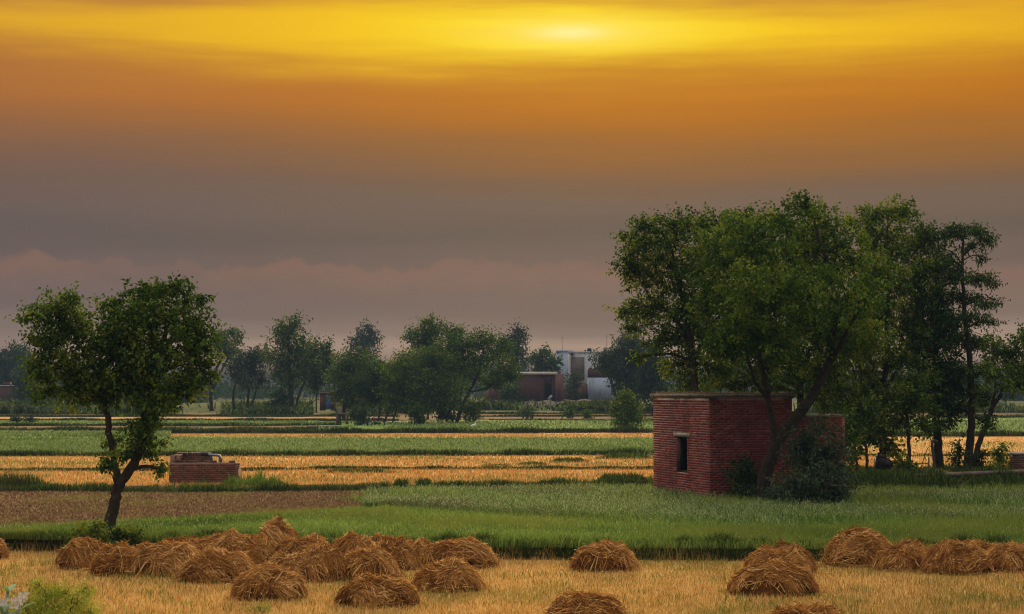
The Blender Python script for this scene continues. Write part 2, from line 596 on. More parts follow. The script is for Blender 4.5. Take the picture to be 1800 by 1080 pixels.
E985 = [(-400, 966), (0, 968), (870, 983), (1450, 986), (2200, 986)]
TOPL = [(-400, 946), (0, 938), (300, 922), (660, 902), (688, 868), (720, 864), (1150, 858), (1250, 852), (2200, 846)]
field('stubble_field', -400, 2200, [(-400, 2400), (2200, 2400)], E985, M['stub_soil'], .0, 40)
field('green_field', -400, 2200, [(a, b - 4) for a, b in E985], TOPL, M['green_soil'], .25, 20, 8, .25)
field('ploughed_field', -400, 680, [(-400, 963), (0, 956), (300, 937), (680, 914)], [(-400, 864), (680, 863)], M['plough'], .04, 30)
field('stubble_strip', -400, 1560, [(-400, 862), (700, 861), (1150, 851), (1560, 848)], [(-400, 803), (1560, 801)], M['stub_far'], .010)
field('stubble_strip', 1500, 2200, [(1500, 846), (2200, 842)], [(1500, 768), (2200, 767)], M['stub_far'], .014)
field('green_strip', -400, 1500, [(-400, 801), (1500, 799)], [(-400, 770), (300, 769), (1500, 771)], M['green_far'], .05)
field('stubble_strip', 280, 1500, [(280, 769), (1500, 770)], [(280, 764), (1500, 761)], M['stub_far'], .010)
field('green_strip', -400, 300, [(-400, 769), (300, 768)], [(-400, 758), (300, 760)], M['green_far'], .06)
field('dry_strip', -400, 560, [(-400, 757), (560, 759)], [(-400, 749), (560, 750)], M['dry'], .014)
field('green_strip', 560, 1500, [(560, 760), (1500, 759)], [(560, 742), (1500, 735)], M['green_far'], .07)
field('green_strip', 1500, 2200, [(1500, 766), (2200, 765)], [(1500, 736), (2200, 735)], M['green_far'], .07)
field('green_strip', -400, 560, [(-400, 748), (560, 748.5)], [(-400, 740), (560, 740)], M['green_far'], .05)
field('stubble_strip', -400, 700, [(-400, 739), (700, 739)], [(-400, 734), (700, 733)], M['stub_far'], .012)
field('dry_strip', 600, 1500, [(600, 741), (1500, 734.5)], [(600, 724), (1500, 722)], M['dry'], .012)
field('dry_strip', 1500, 2200, [(1500, 734), (2200, 733)], [(1500, 726), (2200, 725)], M['dry'], .012)
field('dry_strip', -400, 560, [(-400, 732), (560, 731.5)], [(-400, 727), (560, 726)], M['dry'], .014)


def ridge(name, pts, w, h, mat=None, dz=0.0, smoothn=40):
    """a low earth bank along photograph points"""
    pts = np.asarray(pts, float)
    px = np.linspace(pts[0, 0], pts[-1, 0], smoothn)
    C = G(px, ip(px, pts), dz)
    nz = np.interp(np.arange(smoothn), np.arange(0, smoothn + 3, 3), rng.uniform(.7, 1.25, len(np.arange(0, smoothn + 3, 3))))
    prof = [(-.5, -.12), (-.36, .55), (-.15, .95), (.12, 1.0), (.36, .5), (.5, -.12)]
    R = []
    for a, b in prof:
        q = C.copy()
        q[:, 1] += a * w
        q[:, 2] += b * h * nz if b > 0 else b
        R.append(q)
    k = smoothn
    mb = MB()
    mb.add(np.concatenate(R), quads=[(j * k + i, j * k + i + 1, (j + 1) * k + i + 1, (j + 1) * k + i) for j in range(len(R) - 1) for i in range(k - 1)])
    return structure(mb.build(name, mat or M['bank'], smooth=True))


BANKS = [  # points, width, height, tuft height, tufts
    ([(-300, 866), (120, 866), (330, 868), (690, 864), (1150, 853)], .9, .22),
    ([(-300, 828), (420, 829), (560, 826), (1150, 826)], .45, .10),
    ([(-300, 802.5), (600, 802), (1150, 800), (1500, 800)], .9, .16),
    ([(280, 761), (700, 761), (1500, 760)], 1.0, .22),
    ([(-300, 757.5), (560, 757.5)], 1.2, .18),
    ([(-300, 749), (600, 749)], 1.2, .16),
    ([(-300, 740), (700, 740)], 1.4, .16),
    ([(-300, 733), (700, 732.5)], 1.5, .18),
    ([(860, 740), (1150, 741), (1500, 741)], 1.2, .12),
    ([(840, 728), (1500, 727)], 1.2, .16),
    ([(840, 733), (1500, 731)], 1.2, .14),
    ([(1500, 768), (2100, 767)], 1.2, .25),
    ([(1500, 803), (2100, 802)], .4, .06),
    ([(1690, 735), (2100, 734)], 2.0, .3),
]
for b in BANKS:
    ridge('field_bank', b[0], b[1], b[2])

# the raised bank below the trees on the right
mb = MB()
px = np.linspace(1440, 2200, 60)
fr = G(px, np.interp(px, [1440, 1500, 1560, 2200], [882, 872, 868, 862]), .15)
R = []
prof = [(0, -.1), (.2, .12), (.6, .30), (1.2, .40), (2.5, .43), (5.0, .42), (9.5, .40), (10.6, .1), (11.2, -.25)]
ramp_in = np.clip((px - 1440) / 90, 0, 1)
for dy, z in prof:
    qq = fr.copy()
    qq[:, 1] += dy
    zz = z * (1 + .15 * np.sin(px * .031 + dy))
    qq[:, 2] = .17 + np.where(zz > 0, zz * ramp_in, zz)
    R.append(qq)
k = len(px)
mb.add(np.concatenate(R), quads=[(j * k + i, j * k + i + 1, (j + 1) * k + i + 1, (j + 1) * k + i) for j in range(len(R) - 1) for i in range(k - 1)])
structure(mb.build('raised_bank', M['bank'], smooth=True))


# ------------------------------------------------------------------ blades
def blades(mb, pts, h, w, rng, lean=.35, tint=None, segs=1, face=None):
    n = len(pts)
    h = np.broadcast_to(h, (n,))
    w = np.broadcast_to(w, (n,))
    a = rng.uniform(0, 2 * math.pi, n)
    if face is None:
        fa = rng.uniform(0, 2 * math.pi, n)
    else:
        fa = rng.normal(face, .7, n)
    side = np.stack([np.cos(fa), np.sin(fa), np.zeros(n)], -1) * (w / 2)[:, None]
    ln = np.abs(rng.normal(0, lean, n)) * h
    dv = np.stack([np.cos(a) * ln, np.sin(a) * ln, np.zeros(n)], -1)
    up = np.zeros((n, 3))
    up[:, 2] = h
    if tint is None:
        tint = rng.uniform(0, 1, n)
    if segs == 1:
        V = np.stack([pts - side, pts + side, pts + dv + up], 1).reshape(-1, 3)
        I = np.arange(n)[:, None] * 3 + np.array([0, 1, 2])
        mb.add(V, tris=I, tint=np.repeat(tint, 3))
    else:
        mid = pts + dv * .35 + up * .6
        tip = pts + dv * 1.2 + up * .97
        V = np.stack([pts - side, pts + side, mid + side * .8, mid - side * .8, tip], 1).reshape(-1, 3)
        I = np.arange(n)[:, None] * 5
        mb.add(V, tris=I + np.array([3, 2, 4]), quads=I + np.array([0, 1, 2, 3]), tint=np.repeat(tint, 5))


def sample(n, x0, x1, near, far, z=0.0, rng=rng):
    px = rng.uniform(x0, x1, n)
    u = rng.uniform(0, 1, n)
    py = ip(px, near) * (1 - u) + ip(px, far) * u
    return G(px, py, z), px, py


# 1 foreground stubble in drill rows
mb = MB()
p, px, py = sample(125000, -160, 1960, [(-200, 1120), (2000, 1120)], [(a, b + 1) for a, b in E985])
p[:, 1] += -.02
hh = rng.uniform(.035, .115, len(p))
blades(mb, p, hh, rng.uniform(.008, .016, len(p)), rng, .4, face=0)
o = mb.build('stubble', M['stubble'], kind='stuff')
# greenish weeds in the stubble
mb = MB()
c, _, _ = sample(420, -160, 1960, [(-200, 1120), (2000, 1120)], [(a, b + 4) for a, b in E985])
pp = np.repeat(c, 26, 0) + rng.normal(0, .13, (420 * 26, 3)) * np.array([1.6, 1, 0])
blades(mb, pp, rng.uniform(.05, .16, len(pp)), .014, rng, .5)
mb.build('weeds', M['weed_lush'], kind='stuff')

# 2 bright green crop
mb = MB()
p, px, py = sample(150000, -200, 2000, [(a, b - 20) for a, b in E985], TOPL, .25)
nzv = np.sin(p[:, 0] * .9 + np.sin(p[:, 1] * .7)) * np.sin(p[:, 1] * .55 + .4 * p[:, 0])
nz2 = np.sin(p[:, 0] * .31 + 1.3 * np.sin(p[:, 1] * .45)) * np.sin(p[:, 1] * .9 + .5 * np.sin(p[:, 0] * .6) + .1 * p[:, 0])
hh = rng.uniform(.08, .23, len(p)) * (1 + .45 * nzv)
blades(mb, p, hh, rng.uniform(.012, .028, len(p)) * (p[:, 1] / 45), rng, .7, segs=2, tint=np.clip(rng.normal(.48, .24, len(p)) + .20 * nz2 + .10 * nzv, 0, 1))
mb.build('green_crop', M['crop'], kind='stuff')
# taller flowering crop at the back of the green field, pale seed heads on it
mb = MB()
mb2 = MB()
n = 52000
p, px, py = sample(n, 640, 2000, [(640, 892), (900, 910), (1100, 918), (1300, 930), (1500, 925), (2000, 915)], [(640, 868), (1150, 862), (1300, 872), (2000, 866)], .25)
den = np.sin(p[:, 0] * .35 + 1.0) + np.sin(p[:, 1] * .8 + p[:, 0] * .22) + rng.normal(0, .7, n)
p = p[den > -.2]
hh = rng.uniform(.12, .30, len(p))
blades(mb, p, hh, rng.uniform(.02, .04, len(p)), rng, .7, segs=2)
sel = rng.uniform(0, 1, len(p)) < .34
e = p[sel] + np.stack([rng.normal(0, .03, sel.sum()), rng.normal(0, .03, sel.sum()), hh[sel] * .93], -1)
blades(mb2, e, .05, .024, rng, .4)
p2, _, _ = sample(2600, -150, 2000, [(a, b - 26) for a, b in E985], [(a, b + 6) for a, b in TOPL], .25)
p2[:, 2] += rng.uniform(.12, .24, len(p2))
blades(mb2, p2, .04, .018, rng, .4)
mb.build('flowering_crop', M['crop_tall'], kind='stuff')
mb2.build('seed_heads', M['ear'], kind='stuff')

# rough grassy front bank of the green field
mb = MB()
n = 42000
px = rng.uniform(-200, 2000, n)
p = G(px, ip(px, E985), 0)
u = rng.uniform(0, 1, n)
p[:, 1] += -.12 + u * .55 + .10 * np.sin(px * .017) + .07 * np.sin(px * .051 + 2)
p[:, 2] = np.clip(u * 1.5 - .15, 0, 1) * .24
hh = rng.uniform(.05, .22, n) * (1 + .5 * np.sin(px * .021) * np.sin(px * .0063) + .3 * np.sin(px * .09))
blades(mb, p, np.maximum(hh, .03), rng.uniform(.012, .026, n), rng, .55, segs=2)
mb.build('bank_grass', M['weed'], kind='stuff')
mb = MB()
n = 5000
px = rng.uniform(-200, 2000, n)
p = G(px, ip(px, E985), 0)
u = rng.uniform(0, 1, n)
p[:, 1] += -.2 + u * .4
p[:, 2] = np.clip(u * 1.5 - .4, 0, 1) * .22
blades(mb, p, rng.uniform(.08, .24, n), rng.uniform(.007, .013, n), rng, .5, segs=2)
mb.build('dry_stalks', M['stubble'], kind='stuff')

# the green field eats into the ploughed one along their common edge
mb = MB()
n = 16000
px = np.concatenate([rng.uniform(500, 790, n), rng.uniform(-250, 660, 9000)])
py = np.concatenate([rng.uniform(867, 908, n), ip(px[n:], TOPL) + rng.normal(0, 1.6, 9000)])
den = np.concatenate([np.clip((px[:n] - 600 + 45 * np.sin(py[:n] * .33) + 40 * np.sin(py[:n] * .11 + 1)) / 150, 0, 1) ** 1.3, np.ones(9000)])
keep = rng.uniform(0, 1, len(px)) < den
p = G(px[keep], py[keep], .06)
blades(mb, p, rng.uniform(.08, .24, len(p)), rng.uniform(.02, .035, len(p)), rng, .4, segs=2)
mb.build('edge_grass', M['crop'], kind='stuff')

# 3 clods and dry residue on the ploughed field
mb = MB()
p, _, _ = sample(66000, -250, 685, [(-400, 944), (0, 936), (300, 920), (685, 899)], [(-400, 864.6), (685, 864.6)], .04)
blades(mb, p, rng.uniform(.02, .085, len(p)), rng.uniform(.03, .07, len(p)), rng, .9)
mb.build('plough_residue', M['clod'], kind='stuff')

# 4 straw stubble of the strips further off
mb = MB()
for n, x0, x1, ne, fa in ((60000, -250, 1560, [(-400, 865), (1560, 852)], [(-400, 804), (1560, 802)]),
                          (14000, 1490, 2050, [(1490, 845), (2050, 842)], [(1490, 770), (2050, 769)]),
                          (7000, 280, 1500, [(280, 769), (1500, 770)], [(280, 764.5), (1500, 761.5)])):
    p, _, _ = sample(n, x0, x1, ne, fa)
    blades(mb, p, rng.uniform(.06, .17, len(p)), p[:, 1] * .00042, rng, .4, face=0)
mb.build('stubble', M['stubble_mid'], kind='stuff')

# stray green tufts in the straw strips
mb = MB()
c, cx_, cy_ = sample(520, -250, 2050, [(-400, 864), (2100, 846)], [(-400, 760), (2100, 771)])
sz = rng.uniform(.3, 1.6, 520) * (1 + .5 * (c[:, 1] > 90))
kk = np.repeat(np.arange(520), 46)
p = c[kk] + rng.normal(0, 1, (len(kk), 3)) * np.array([1.6, .45, 0]) * sz[kk][:, None]
p[:, 2] = 0
blades(mb, p, rng.uniform(.05, .20, len(kk)), p[:, 1] * .0005, rng, .5, segs=2)
mb.build('weeds', M['crop_tall'], kind='stuff')

# 5 pale green crop strips
mb = MB()
for n, x0, x1, ne, fa, hmul in ((45000, -250, 1500, [(-400, 801), (1500, 799)], [(-400, 771), (1500, 772)], 1.0),
                                (5000, -250, 300, [(-400, 769), (300, 768)], [(-400, 759), (300, 760)], 1.1),
                                (11000, 560, 1500, [(560, 760), (1500, 759)], [(560, 743), (1500, 736)], 1.0),
                                (9000, 1500, 2050, [(1500, 766), (2050, 765)], [(1500, 737), (2050, 736)], 1.0),
                                (4000, -250, 560, [(-400, 748), (560, 748.5)], [(-400, 741), (560, 741)], 1.0)):
    p, _, _ = sample(n, x0, x1, ne, fa, .05)
    free = ~((np.abs(p[:, 0] + 13.6) < 1.7) & (p[:, 1] > 163) & (p[:, 1] < 185)) & ~((np.abs(p[:, 0] + 17.7) < 1.6) & (p[:, 1] > 172) & (p[:, 1] < 193))
    p = p[free]
    blades(mb, p, rng.uniform(.08, .27, len(p)) * hmul, p[:, 1] * .0007, rng, .8, segs=2)
mb.build('pale_green_crop', M['crop_pale'], kind='stuff')

# tufts on all the field banks
mb = MB()
for b in BANKS:
    pts = np.asarray(b[0], float)
    d0 = float(G(pts[0, 0], pts[0, 1])[1])
    n = int((pts[-1, 0] - pts[0, 0]) * 9)
    px = rng.uniform(pts[0, 0], pts[-1, 0], n)
    # uneven clumps
    keep = (np.sin(px * .017 + d0) + np.sin(px * .043 + 2 * d0) + rng.normal(0, 1.3, n)) > -1.2
    px = px[keep]
    p = G(px, ip(px, pts))
    p[:, 1] += rng.uniform(-.5, .35, len(px)) * b[1]
    p[:, 2] += b[2] * .4
    hh = rng.uniform(.06, .26, len(px)) * (1 + .35 * np.sin(px * .05 + d0) * np.sin(px * .013 + 2 * d0)) * (b[2] / .2) ** .7 * (1 if d0 < 90 else 1.5)
    blades(mb, p, np.maximum(hh, .04), p[:, 1] * .0005, rng, .45, segs=2)
# the taller clumps
for x0, x1, y, h, n in ((-200, 118, 862, .75, 2600), (690, 722, 864, .50, 900), (728, 762, 863, .50, 900), (905, 965, 818, .18, 500),
                        (965, 1035, 812, .25, 700), (840, 905, 820, .12, 500), (1040, 1150, 852, .5, 1600), (1050, 1150, 806, .35, 900), (560, 700, 831, .22, 700)):
    px = rng.uniform(x0, x1, n)
    p = G(px, y + rng.normal(0, 1.0, n))
    env = np.clip(np.minimum(px - x0, x1 - px) / ((x1 - x0) * .22), .25, 1)
    blades(mb, p, rng.uniform(.4, 1.0, n) * h * env, p[:, 1] * .0006, rng, .3, segs=2)
mb.build('bank_grass', M['weed'], kind='stuff')
mb = MB()
for x0, x1, y, h, n in ((352, 372, 850, .45, 300), (395, 470, 856, .55, 1500), (300, 420, 858, .28, 1200), (470, 495, 853, .5, 500), (415, 460, 850, .7, 300)):
    px = rng.uniform(x0, x1, n)
    p = G(px, y + rng.normal(0, 1.0, n))
    env = .35 + .65 * np.abs(np.sin(px * .13 + y) * np.sin(px * .051)) ** .6
    blades(mb, p, rng.uniform(.15, 1.0, n) ** 1.5 * h * env * np.where(rng.uniform(0, 1, n) < .06, 1.6, 1.0), p[:, 1] * .0004, rng, .4, segs=2)
mb.build('tall_grass', M['weed_lush'], kind='stuff')

# weeds and rank grass on the raised bank
mb = MB()
n = 30000
px = rng.uniform(1425, 2060, n)
u = rng.uniform(-.03, 1, n) ** 1.3 if False else np.abs(rng.uniform(0, 1, n)) ** 1.5
p = G(px, np.interp(px, [1440, 1500, 1560, 2200], [882, 872, 868, 862]), .15)
p[:, 1] += u * 10 - .15
p[:, 2] = .15 + np.interp(u * 10, [0, .6, 1.2, 9, 10], [0, .3, .42, .4, .3]) * np.clip((px - 1440) / 90, 0, 1)
hh = rng.uniform(.04, .25, n) * np.where(u < .25, 1.25, .75) * (1 + .55 * np.sin(px * .045) * np.sin(px * .013 + 1) + .35 * np.sin(px * .11 + u * 9))
blades(mb, p, np.maximum(hh, .03), rng.uniform(.02, .05, n), rng, .45, segs=2)
mb.build('bank_weeds', M['weed'], kind='stuff')
# grass at the foot of the hut
mb = MB()
n = 9000
px = rng.uniform(1140, 1480, n)
p = G(px, np.interp(px, [1140, 1160, 1247, 1300, 1480], [852, 862, 872, 868, 884]) + rng.uniform(-4, 7, n), .15)
blades(mb, p, rng.uniform(.08, .34, n), rng.uniform(.02, .04, n), rng, .4, segs=2)
mb.build('bank_grass', M['weed'], kind='stuff')

# ------------------------------------------------------------------ brickwork
BL, BH, GAP = .222, .061, .0125
BRICK_MESH = {}


def brick_mesh(L, d, mat, k):
    key = (round(L, 2), mat.name, k)
    if key not in BRICK_MESH:
        r = np.random.default_rng(int(L * 1000) + 17 * k)
        mb = MB()
        v = [np.array((i * L / 2, j * d / 2, q * BH / 2)) + r.normal(0, .0022, 3) for q in (-1, 1) for j in (-1, 1) for i in (-1, 1)]
        mb.add(v, quads=[(0, 2, 3, 1), (4, 5, 7, 6), (0, 1, 5, 4), (2, 6, 7, 3), (0, 4, 6, 2), (1, 3, 7, 5)], tint=(.12, .3, .45, .55, .7, .95)[k])
        me = mb.mesh('brick')
        me.materials.append(mat)
        BRICK_MESH[key] = me
    return BRICK_MESH[key]


def brick_face(root, O, U, N, length, height, mat, r, parts=0, hole=None, z0=0.0, depth=.05, proud=.005, stuff=None):
    """bricks laid in stretcher bond proud of a core wall; the nearest 'parts' of them as objects, the rest joined"""
    O, U, N = np.asarray(O, float), np.asarray(U, float), np.asarray(N, float)
    rows = int(height / (BH + GAP))
    items = []
    for c in range(rows):
        z = z0 + c * (BH + GAP) + BH / 2 + GAP
        off = 0 if c % 2 else -(BL + GAP) / 2
        u = off
        while u < length - .02:
            a, b = max(u, 0.004), min(u + BL, length - .004)
            segs = [(a, b)]
            if hole and hole[2] - BH / 2 < z < hole[3] + BH / 2:
                segs = [(x0, x1) for x0, x1 in ((a, min(b, hole[0])), (max(a, hole[1]), b)) if x1 - x0 > .03]
            for x0, x1 in segs:
                if x1 - x0 > .03:
                    items.append((x0, x1, z))
            u += BL + GAP
    items.sort(key=lambda q: (q[0] + q[1]) / 2)
    ang = math.atan2(U[1], U[0])
    for i, (x0, x1, z) in enumerate(items):
        k = int(r.integers(0, 6))
        pr = proud + abs(r.normal(0, .003))
        ctr = O + U * (x0 + x1) / 2 + N * (pr - depth / 2)
        ctr[2] = O[2] + z
        if i < parts:
            o = bpy.data.objects.new('brick', brick_mesh(x1 - x0, depth, mat, k))
            COL.objects.link(o)
            o.parent = root
            o.location = tuple(ctr - np.asarray(WORLD[root.name]))
            o.rotation_euler = (0, 0, ang)
        else:
            stuff.box(ctr, U * (x1 - x0) / 2, N * depth / 2, (0, 0, BH / 2), (.12, .3, .45, .55, .7, .95)[k])


# the brick hut
def u_at(px, O, U):                # where a photo column crosses the wall line
    k = (px - 900) / F * (1 / CP)
    return float((k * O[1] - O[0]) / (U[0] - k * U[1]))


C = G(1247, 868, .44)
L0 = G(1149, 855, .44)
C[2] = L0[2] = 0
UL = (L0 - C)[:2]
LENL = float(np.linalg.norm(UL))
UL = np.array([*(UL / LENL), 0])
UR = np.array([-UL[1], UL[0], 0])
if UR[0] < 0:
    UR = -UR
NL, NR = -UR, -UL
HUTH = 3.395
LENR = u_at(1391, C, UR)
hut = thing('brick_hut', 'red brick hut with flat concrete roof and one narrow dark window under the big trees', 'brick hut', C)
w = MB()
T = .22
up = np.array([0, 0, 1.0])


def wallbox(mb, O, U, N, u0, u1, z0, z1, thick, tint=.5):
    c = O + U * (u0 + u1) / 2 - N * thick / 2
    c = np.array([c[0], c[1], (z0 + z1) / 2])
    mb.box(c, U * (u1 - u0) / 2, N * thick / 2, (0, 0, (z1 - z0) / 2), tint)


wu0, wu1 = u_at(1207, C, UL), u_at(1188.5, C, UL)
dmid = C[1] + UL[1] * (wu0 + wu1) / 2
wz1 = float(P(1198, 768, dmid)[2])
wz0 = float(P(1198, 831, dmid)[2])
TOPZ = HUTH - .17
for a, b, z0, z1 in ((.003, wu0, -.2, TOPZ), (wu1, LENL, -.2, TOPZ), (wu0, wu1, -.2, wz0), (wu0, wu1, wz1, TOPZ)):
    wallbox(w, C, UL, NL, a, b, z0, z1, T)
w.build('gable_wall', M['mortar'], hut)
w = MB()
wallbox(w, C, UR, NR, .004, LENR, -.2, TOPZ - .002, T - .012)
wallbox(w, C + UL * (LENL - T), UR, NR, T, LENR, -.2, TOPZ, T)
wallbox(w, C + UR * (LENR - T), UL, NL, T * 1.01, LENL - T * 1.01, -.2, TOPZ - .004, T)
w.build('wall', M['mortar_shaded'], hut)
st = MB()
hr = np.random.default_rng(3)
brick_face(hut, C, UR, NR, LENR, TOPZ, M['brick'], hr, parts=300, stuff=st)
brick_face(hut, C, UL, NL, LENL, TOPZ, M['brick'], hr, hole=(wu0, wu1, wz0 + .045, wz1 + .10), stuff=st)
# annex wall running on to the right, a little lower
O2 = C + UR * LENR - NR * .035
LEN2 = u_at(1479, O2, UR)
ANZ = 2.72
aw = MB()
wallbox(aw, O2, UR, NR, 0.004, LEN2, -.2, ANZ - .06, T)
wallbox(aw, O2 + UR * (LEN2 - .004), UL, NL * 1.0, .26, 2.6, -.2, ANZ - .06, T)
aw.build('annex_wall', M['mortar_shaded'], hut)
brick_face(hut, O2, UR, NR, LEN2, ANZ - .06, M['brick'], hr, stuff=st)
st.build('brickwork', M['brick'], hut, kind='stuff')
cp = MB()
for i in range(4):
    z = ANZ - .06 + .004
    c = O2 + UR * (LEN2 * (i + .5) / 4) - NR * (.10 + hr.normal(0, .006))
    cp.box((c[0], c[1], z + .035 + hr.normal(0, .006)), UR * (LEN2 / 8 - .012), NR * .15, (0, 0, .034))
cp.build('coping', M['slab'], hut)
sl = MB()
mid = C + UR * LENR / 2 + UL * LENL / 2
sl.box((mid[0], mid[1], HUTH - .085), UR * (LENR / 2 + .09), UL * (LENL / 2 + .09), (0, 0, .045))
sl.box((mid[0], mid[1], HUTH - .152), UR * (LENR / 2 + .045), UL * (LENL / 2 + .045), (0, 0, .018))
sl.box((mid[0], mid[1], HUTH - .028), UR * (LENR / 2 + .01), UL * (LENL / 2 + .01), (0, 0, .010))
sl.build('roof_slab', M['slab'], hut)
tf = MB()
n = 500
e = hr.uniform(0, 1, n)
sidep = np.where((hr.uniform(0, 1, n) < .5)[:, None], C + UL * (e * LENL)[:, None] + UR * .1, C + UR * (e * LENR)[:, None] + UL * .1)
sidep[:, 2] = HUTH - .03
blades(tf, sidep + hr.normal(0, .05, (n, 3)) * np.array([1, 1, 0]), hr.uniform(.03, .11, n), .02, hr, .6)
tf.build('roof_grass', M['clod'], hut, kind='stuff')
lt = MB()
wallbox(lt, C + NL * .022, UL, NL, wu0 - .22, wu1 + .22, wz1 + .004, wz1 + .115, .12)
lt.build('lintel', M['lintel'], hut)
rv = MB()
for uu in (wu0 + .004, wu1 - .004):
    c = C + UL * uu - NL * (T / 2 - .001)
    rv.box((c[0], c[1], (wz0 + wz1) / 2), UL * .003, NL * (T / 2), (0, 0, (wz1 - wz0) / 2 - .004))
c = C + UL * (wu0 + wu1) / 2 - NL * (T / 2 - .001)
rv.box((c[0], c[1], wz0 + .004), UL * ((wu1 - wu0) / 2 - .009), NL * (T / 2), (0, 0, .003))
rv.build('window_reveal', M['mortar_shaded'], hut)
fr = MB()
for uu in (wu0 + .03, wu1 - .03):
    c = C + UL * uu - NL * .14
    fr.box((c[0], c[1], (wz0 + wz1) / 2), UL * .028, NL * .03, (0, 0, (wz1 - wz0) / 2 - .003))
for zz in (wz0 + .03, wz1 - .03):
    c = C + UL * (wu0 + wu1) / 2 - NL * .14
    fr.box((c[0], c[1], zz), UL * ((wu1 - wu0) / 2 - .062), NL * .028, (0, 0, .026))
fr.build('window_frame', M['black'], hut)

# the low brick pump enclosure on the left
pr = np.random.default_rng(5)
A0 = G(297, 851, 0)
A0[2] = 0
dF = A0[1]
sc = F / dF
xl, xr = float(A0[0]), float((414 - 900) / F * dF)
zf = float(P(350, 813.5, dF)[2])
zb = float(P(330, 798.5, dF + 1.6)[2])
pump = thing('pump_enclosure', 'low broken brick tank wall in the golden field right of the lone tree', 'brick enclosure', (xl, dF, 0))
X_, Y_ = np.array([1.0, 0, 0]), np.array([0, 1.0, 0])
w = MB()
Of = np.array([xl, dF, 0.0])
ln = xr - xl
wallbox(w, Of, X_, -Y_, 0, ln, -.15, zf, .22)
wallbox(w, Of + Y_ * .22, Y_, -X_, .004, 1.6, -.15, zb, .22)
wallbox(w, Of + Y_ * 1.6, X_, -Y_, .004 + .22, 1.25, -.15, zb, .22)
wallbox(w, Of + Y_ * 1.6, X_, -Y_, 1.254, ln, -.15, .45, .22)
wallbox(w, Of + X_ * ln + Y_ * .23, Y_, X_, 0, 1.3, -.15, zf - .06, .22)
w.build('wall', M['mortar_old'], pump)
st = MB()
brick_face(pump, Of, X_, -Y_, ln, zf, M['brick_old'], pr, parts=200, stuff=st)
brick_face(pump, Of + Y_ * 1.6, X_, -Y_, 1.25, zb, M['brick_old'], pr, stuff=st)
brick_face(pump, Of + Y_ * .22 + X_ * .22, Y_, X_, 1.3, zb, M['brick_old'], pr, stuff=st)
# ragged top courses and the leaning end
for i in range(8):
    u = pr.uniform(0, ln)
    st.box(Of + X_ * u + np.array([0, .1, zf + .036]), (.11, 0, 0), (0, .05, 0), (0, 0, .035), pr.uniform())
for i in range(9):
    st.box((xr + .05 + .03 * math.sin(i), dF + .10, .05 + i * .085), (.09, .02, 0), (-.01, .10, 0), (0, 0, .036), pr.uniform(.5, 1))
st.build('brickwork', M['brick_old'], pump, kind='stuff')
for a, b in ((0, .35), (.40, 1.24)):
    c = MB()
    c.box((xl + (a + b) / 2, dF + 1.71, zb + .035), ((b - a) / 2, 0, 0), (0, .16, 0), (0, .003, .03))
    c.build('coping', M['slab'], pump)
# pump pipe
dp_ = dF + .9
pp = thing('pump_pipe', 'blue-grey bent outlet pipe standing on the low brick tank wall', 'pipe', P(372, 820, dp_))
mb = MB()
h0, h1 = P(356, 799.5, dp_), P(384, 800.5, dp_)
pts = [h0, (h0 * .5 + h1 * .5), h1 - np.array([.05, 0, 0]), h1 + np.array([.03, 0, -.02]), h1 + np.array([.07, 0, -.09]), P(385.5, 822, dp_)]
mb.tube(pts, [.05, .05, .05, .052, .052, .05], 10)
mb.build('pipe', M['pipe_blue'], pp, smooth=True)
mb = MB()
mb.tube([h0 + np.array([-.07, 0, .02]), h0 + np.array([-.05, 0, .02]), h0 + np.array([.20, 0, .02]), h0 + np.array([.22, 0, .02])], [.02, .08, .08, .02], 12)
mb.build('motor_head', M['iron'], pp)
mb = MB()
c0 = P(371, 808, dp_)
mb.tube([P(371, 832, dp_), P(371, 812, dp_), P(371, 802, dp_)], [.10, .08, .06], 10)
mb.tube([P(389, 806, dp_), P(389.5, 815, dp_)], .02, 6)
mb.build('pump_stand', M['iron'], pp)

# ------------------------------------------------------------------ straw heaps
def unit(v):
    return v / (np.linalg.norm(v, axis=-1, keepdims=True) + 1e-9)


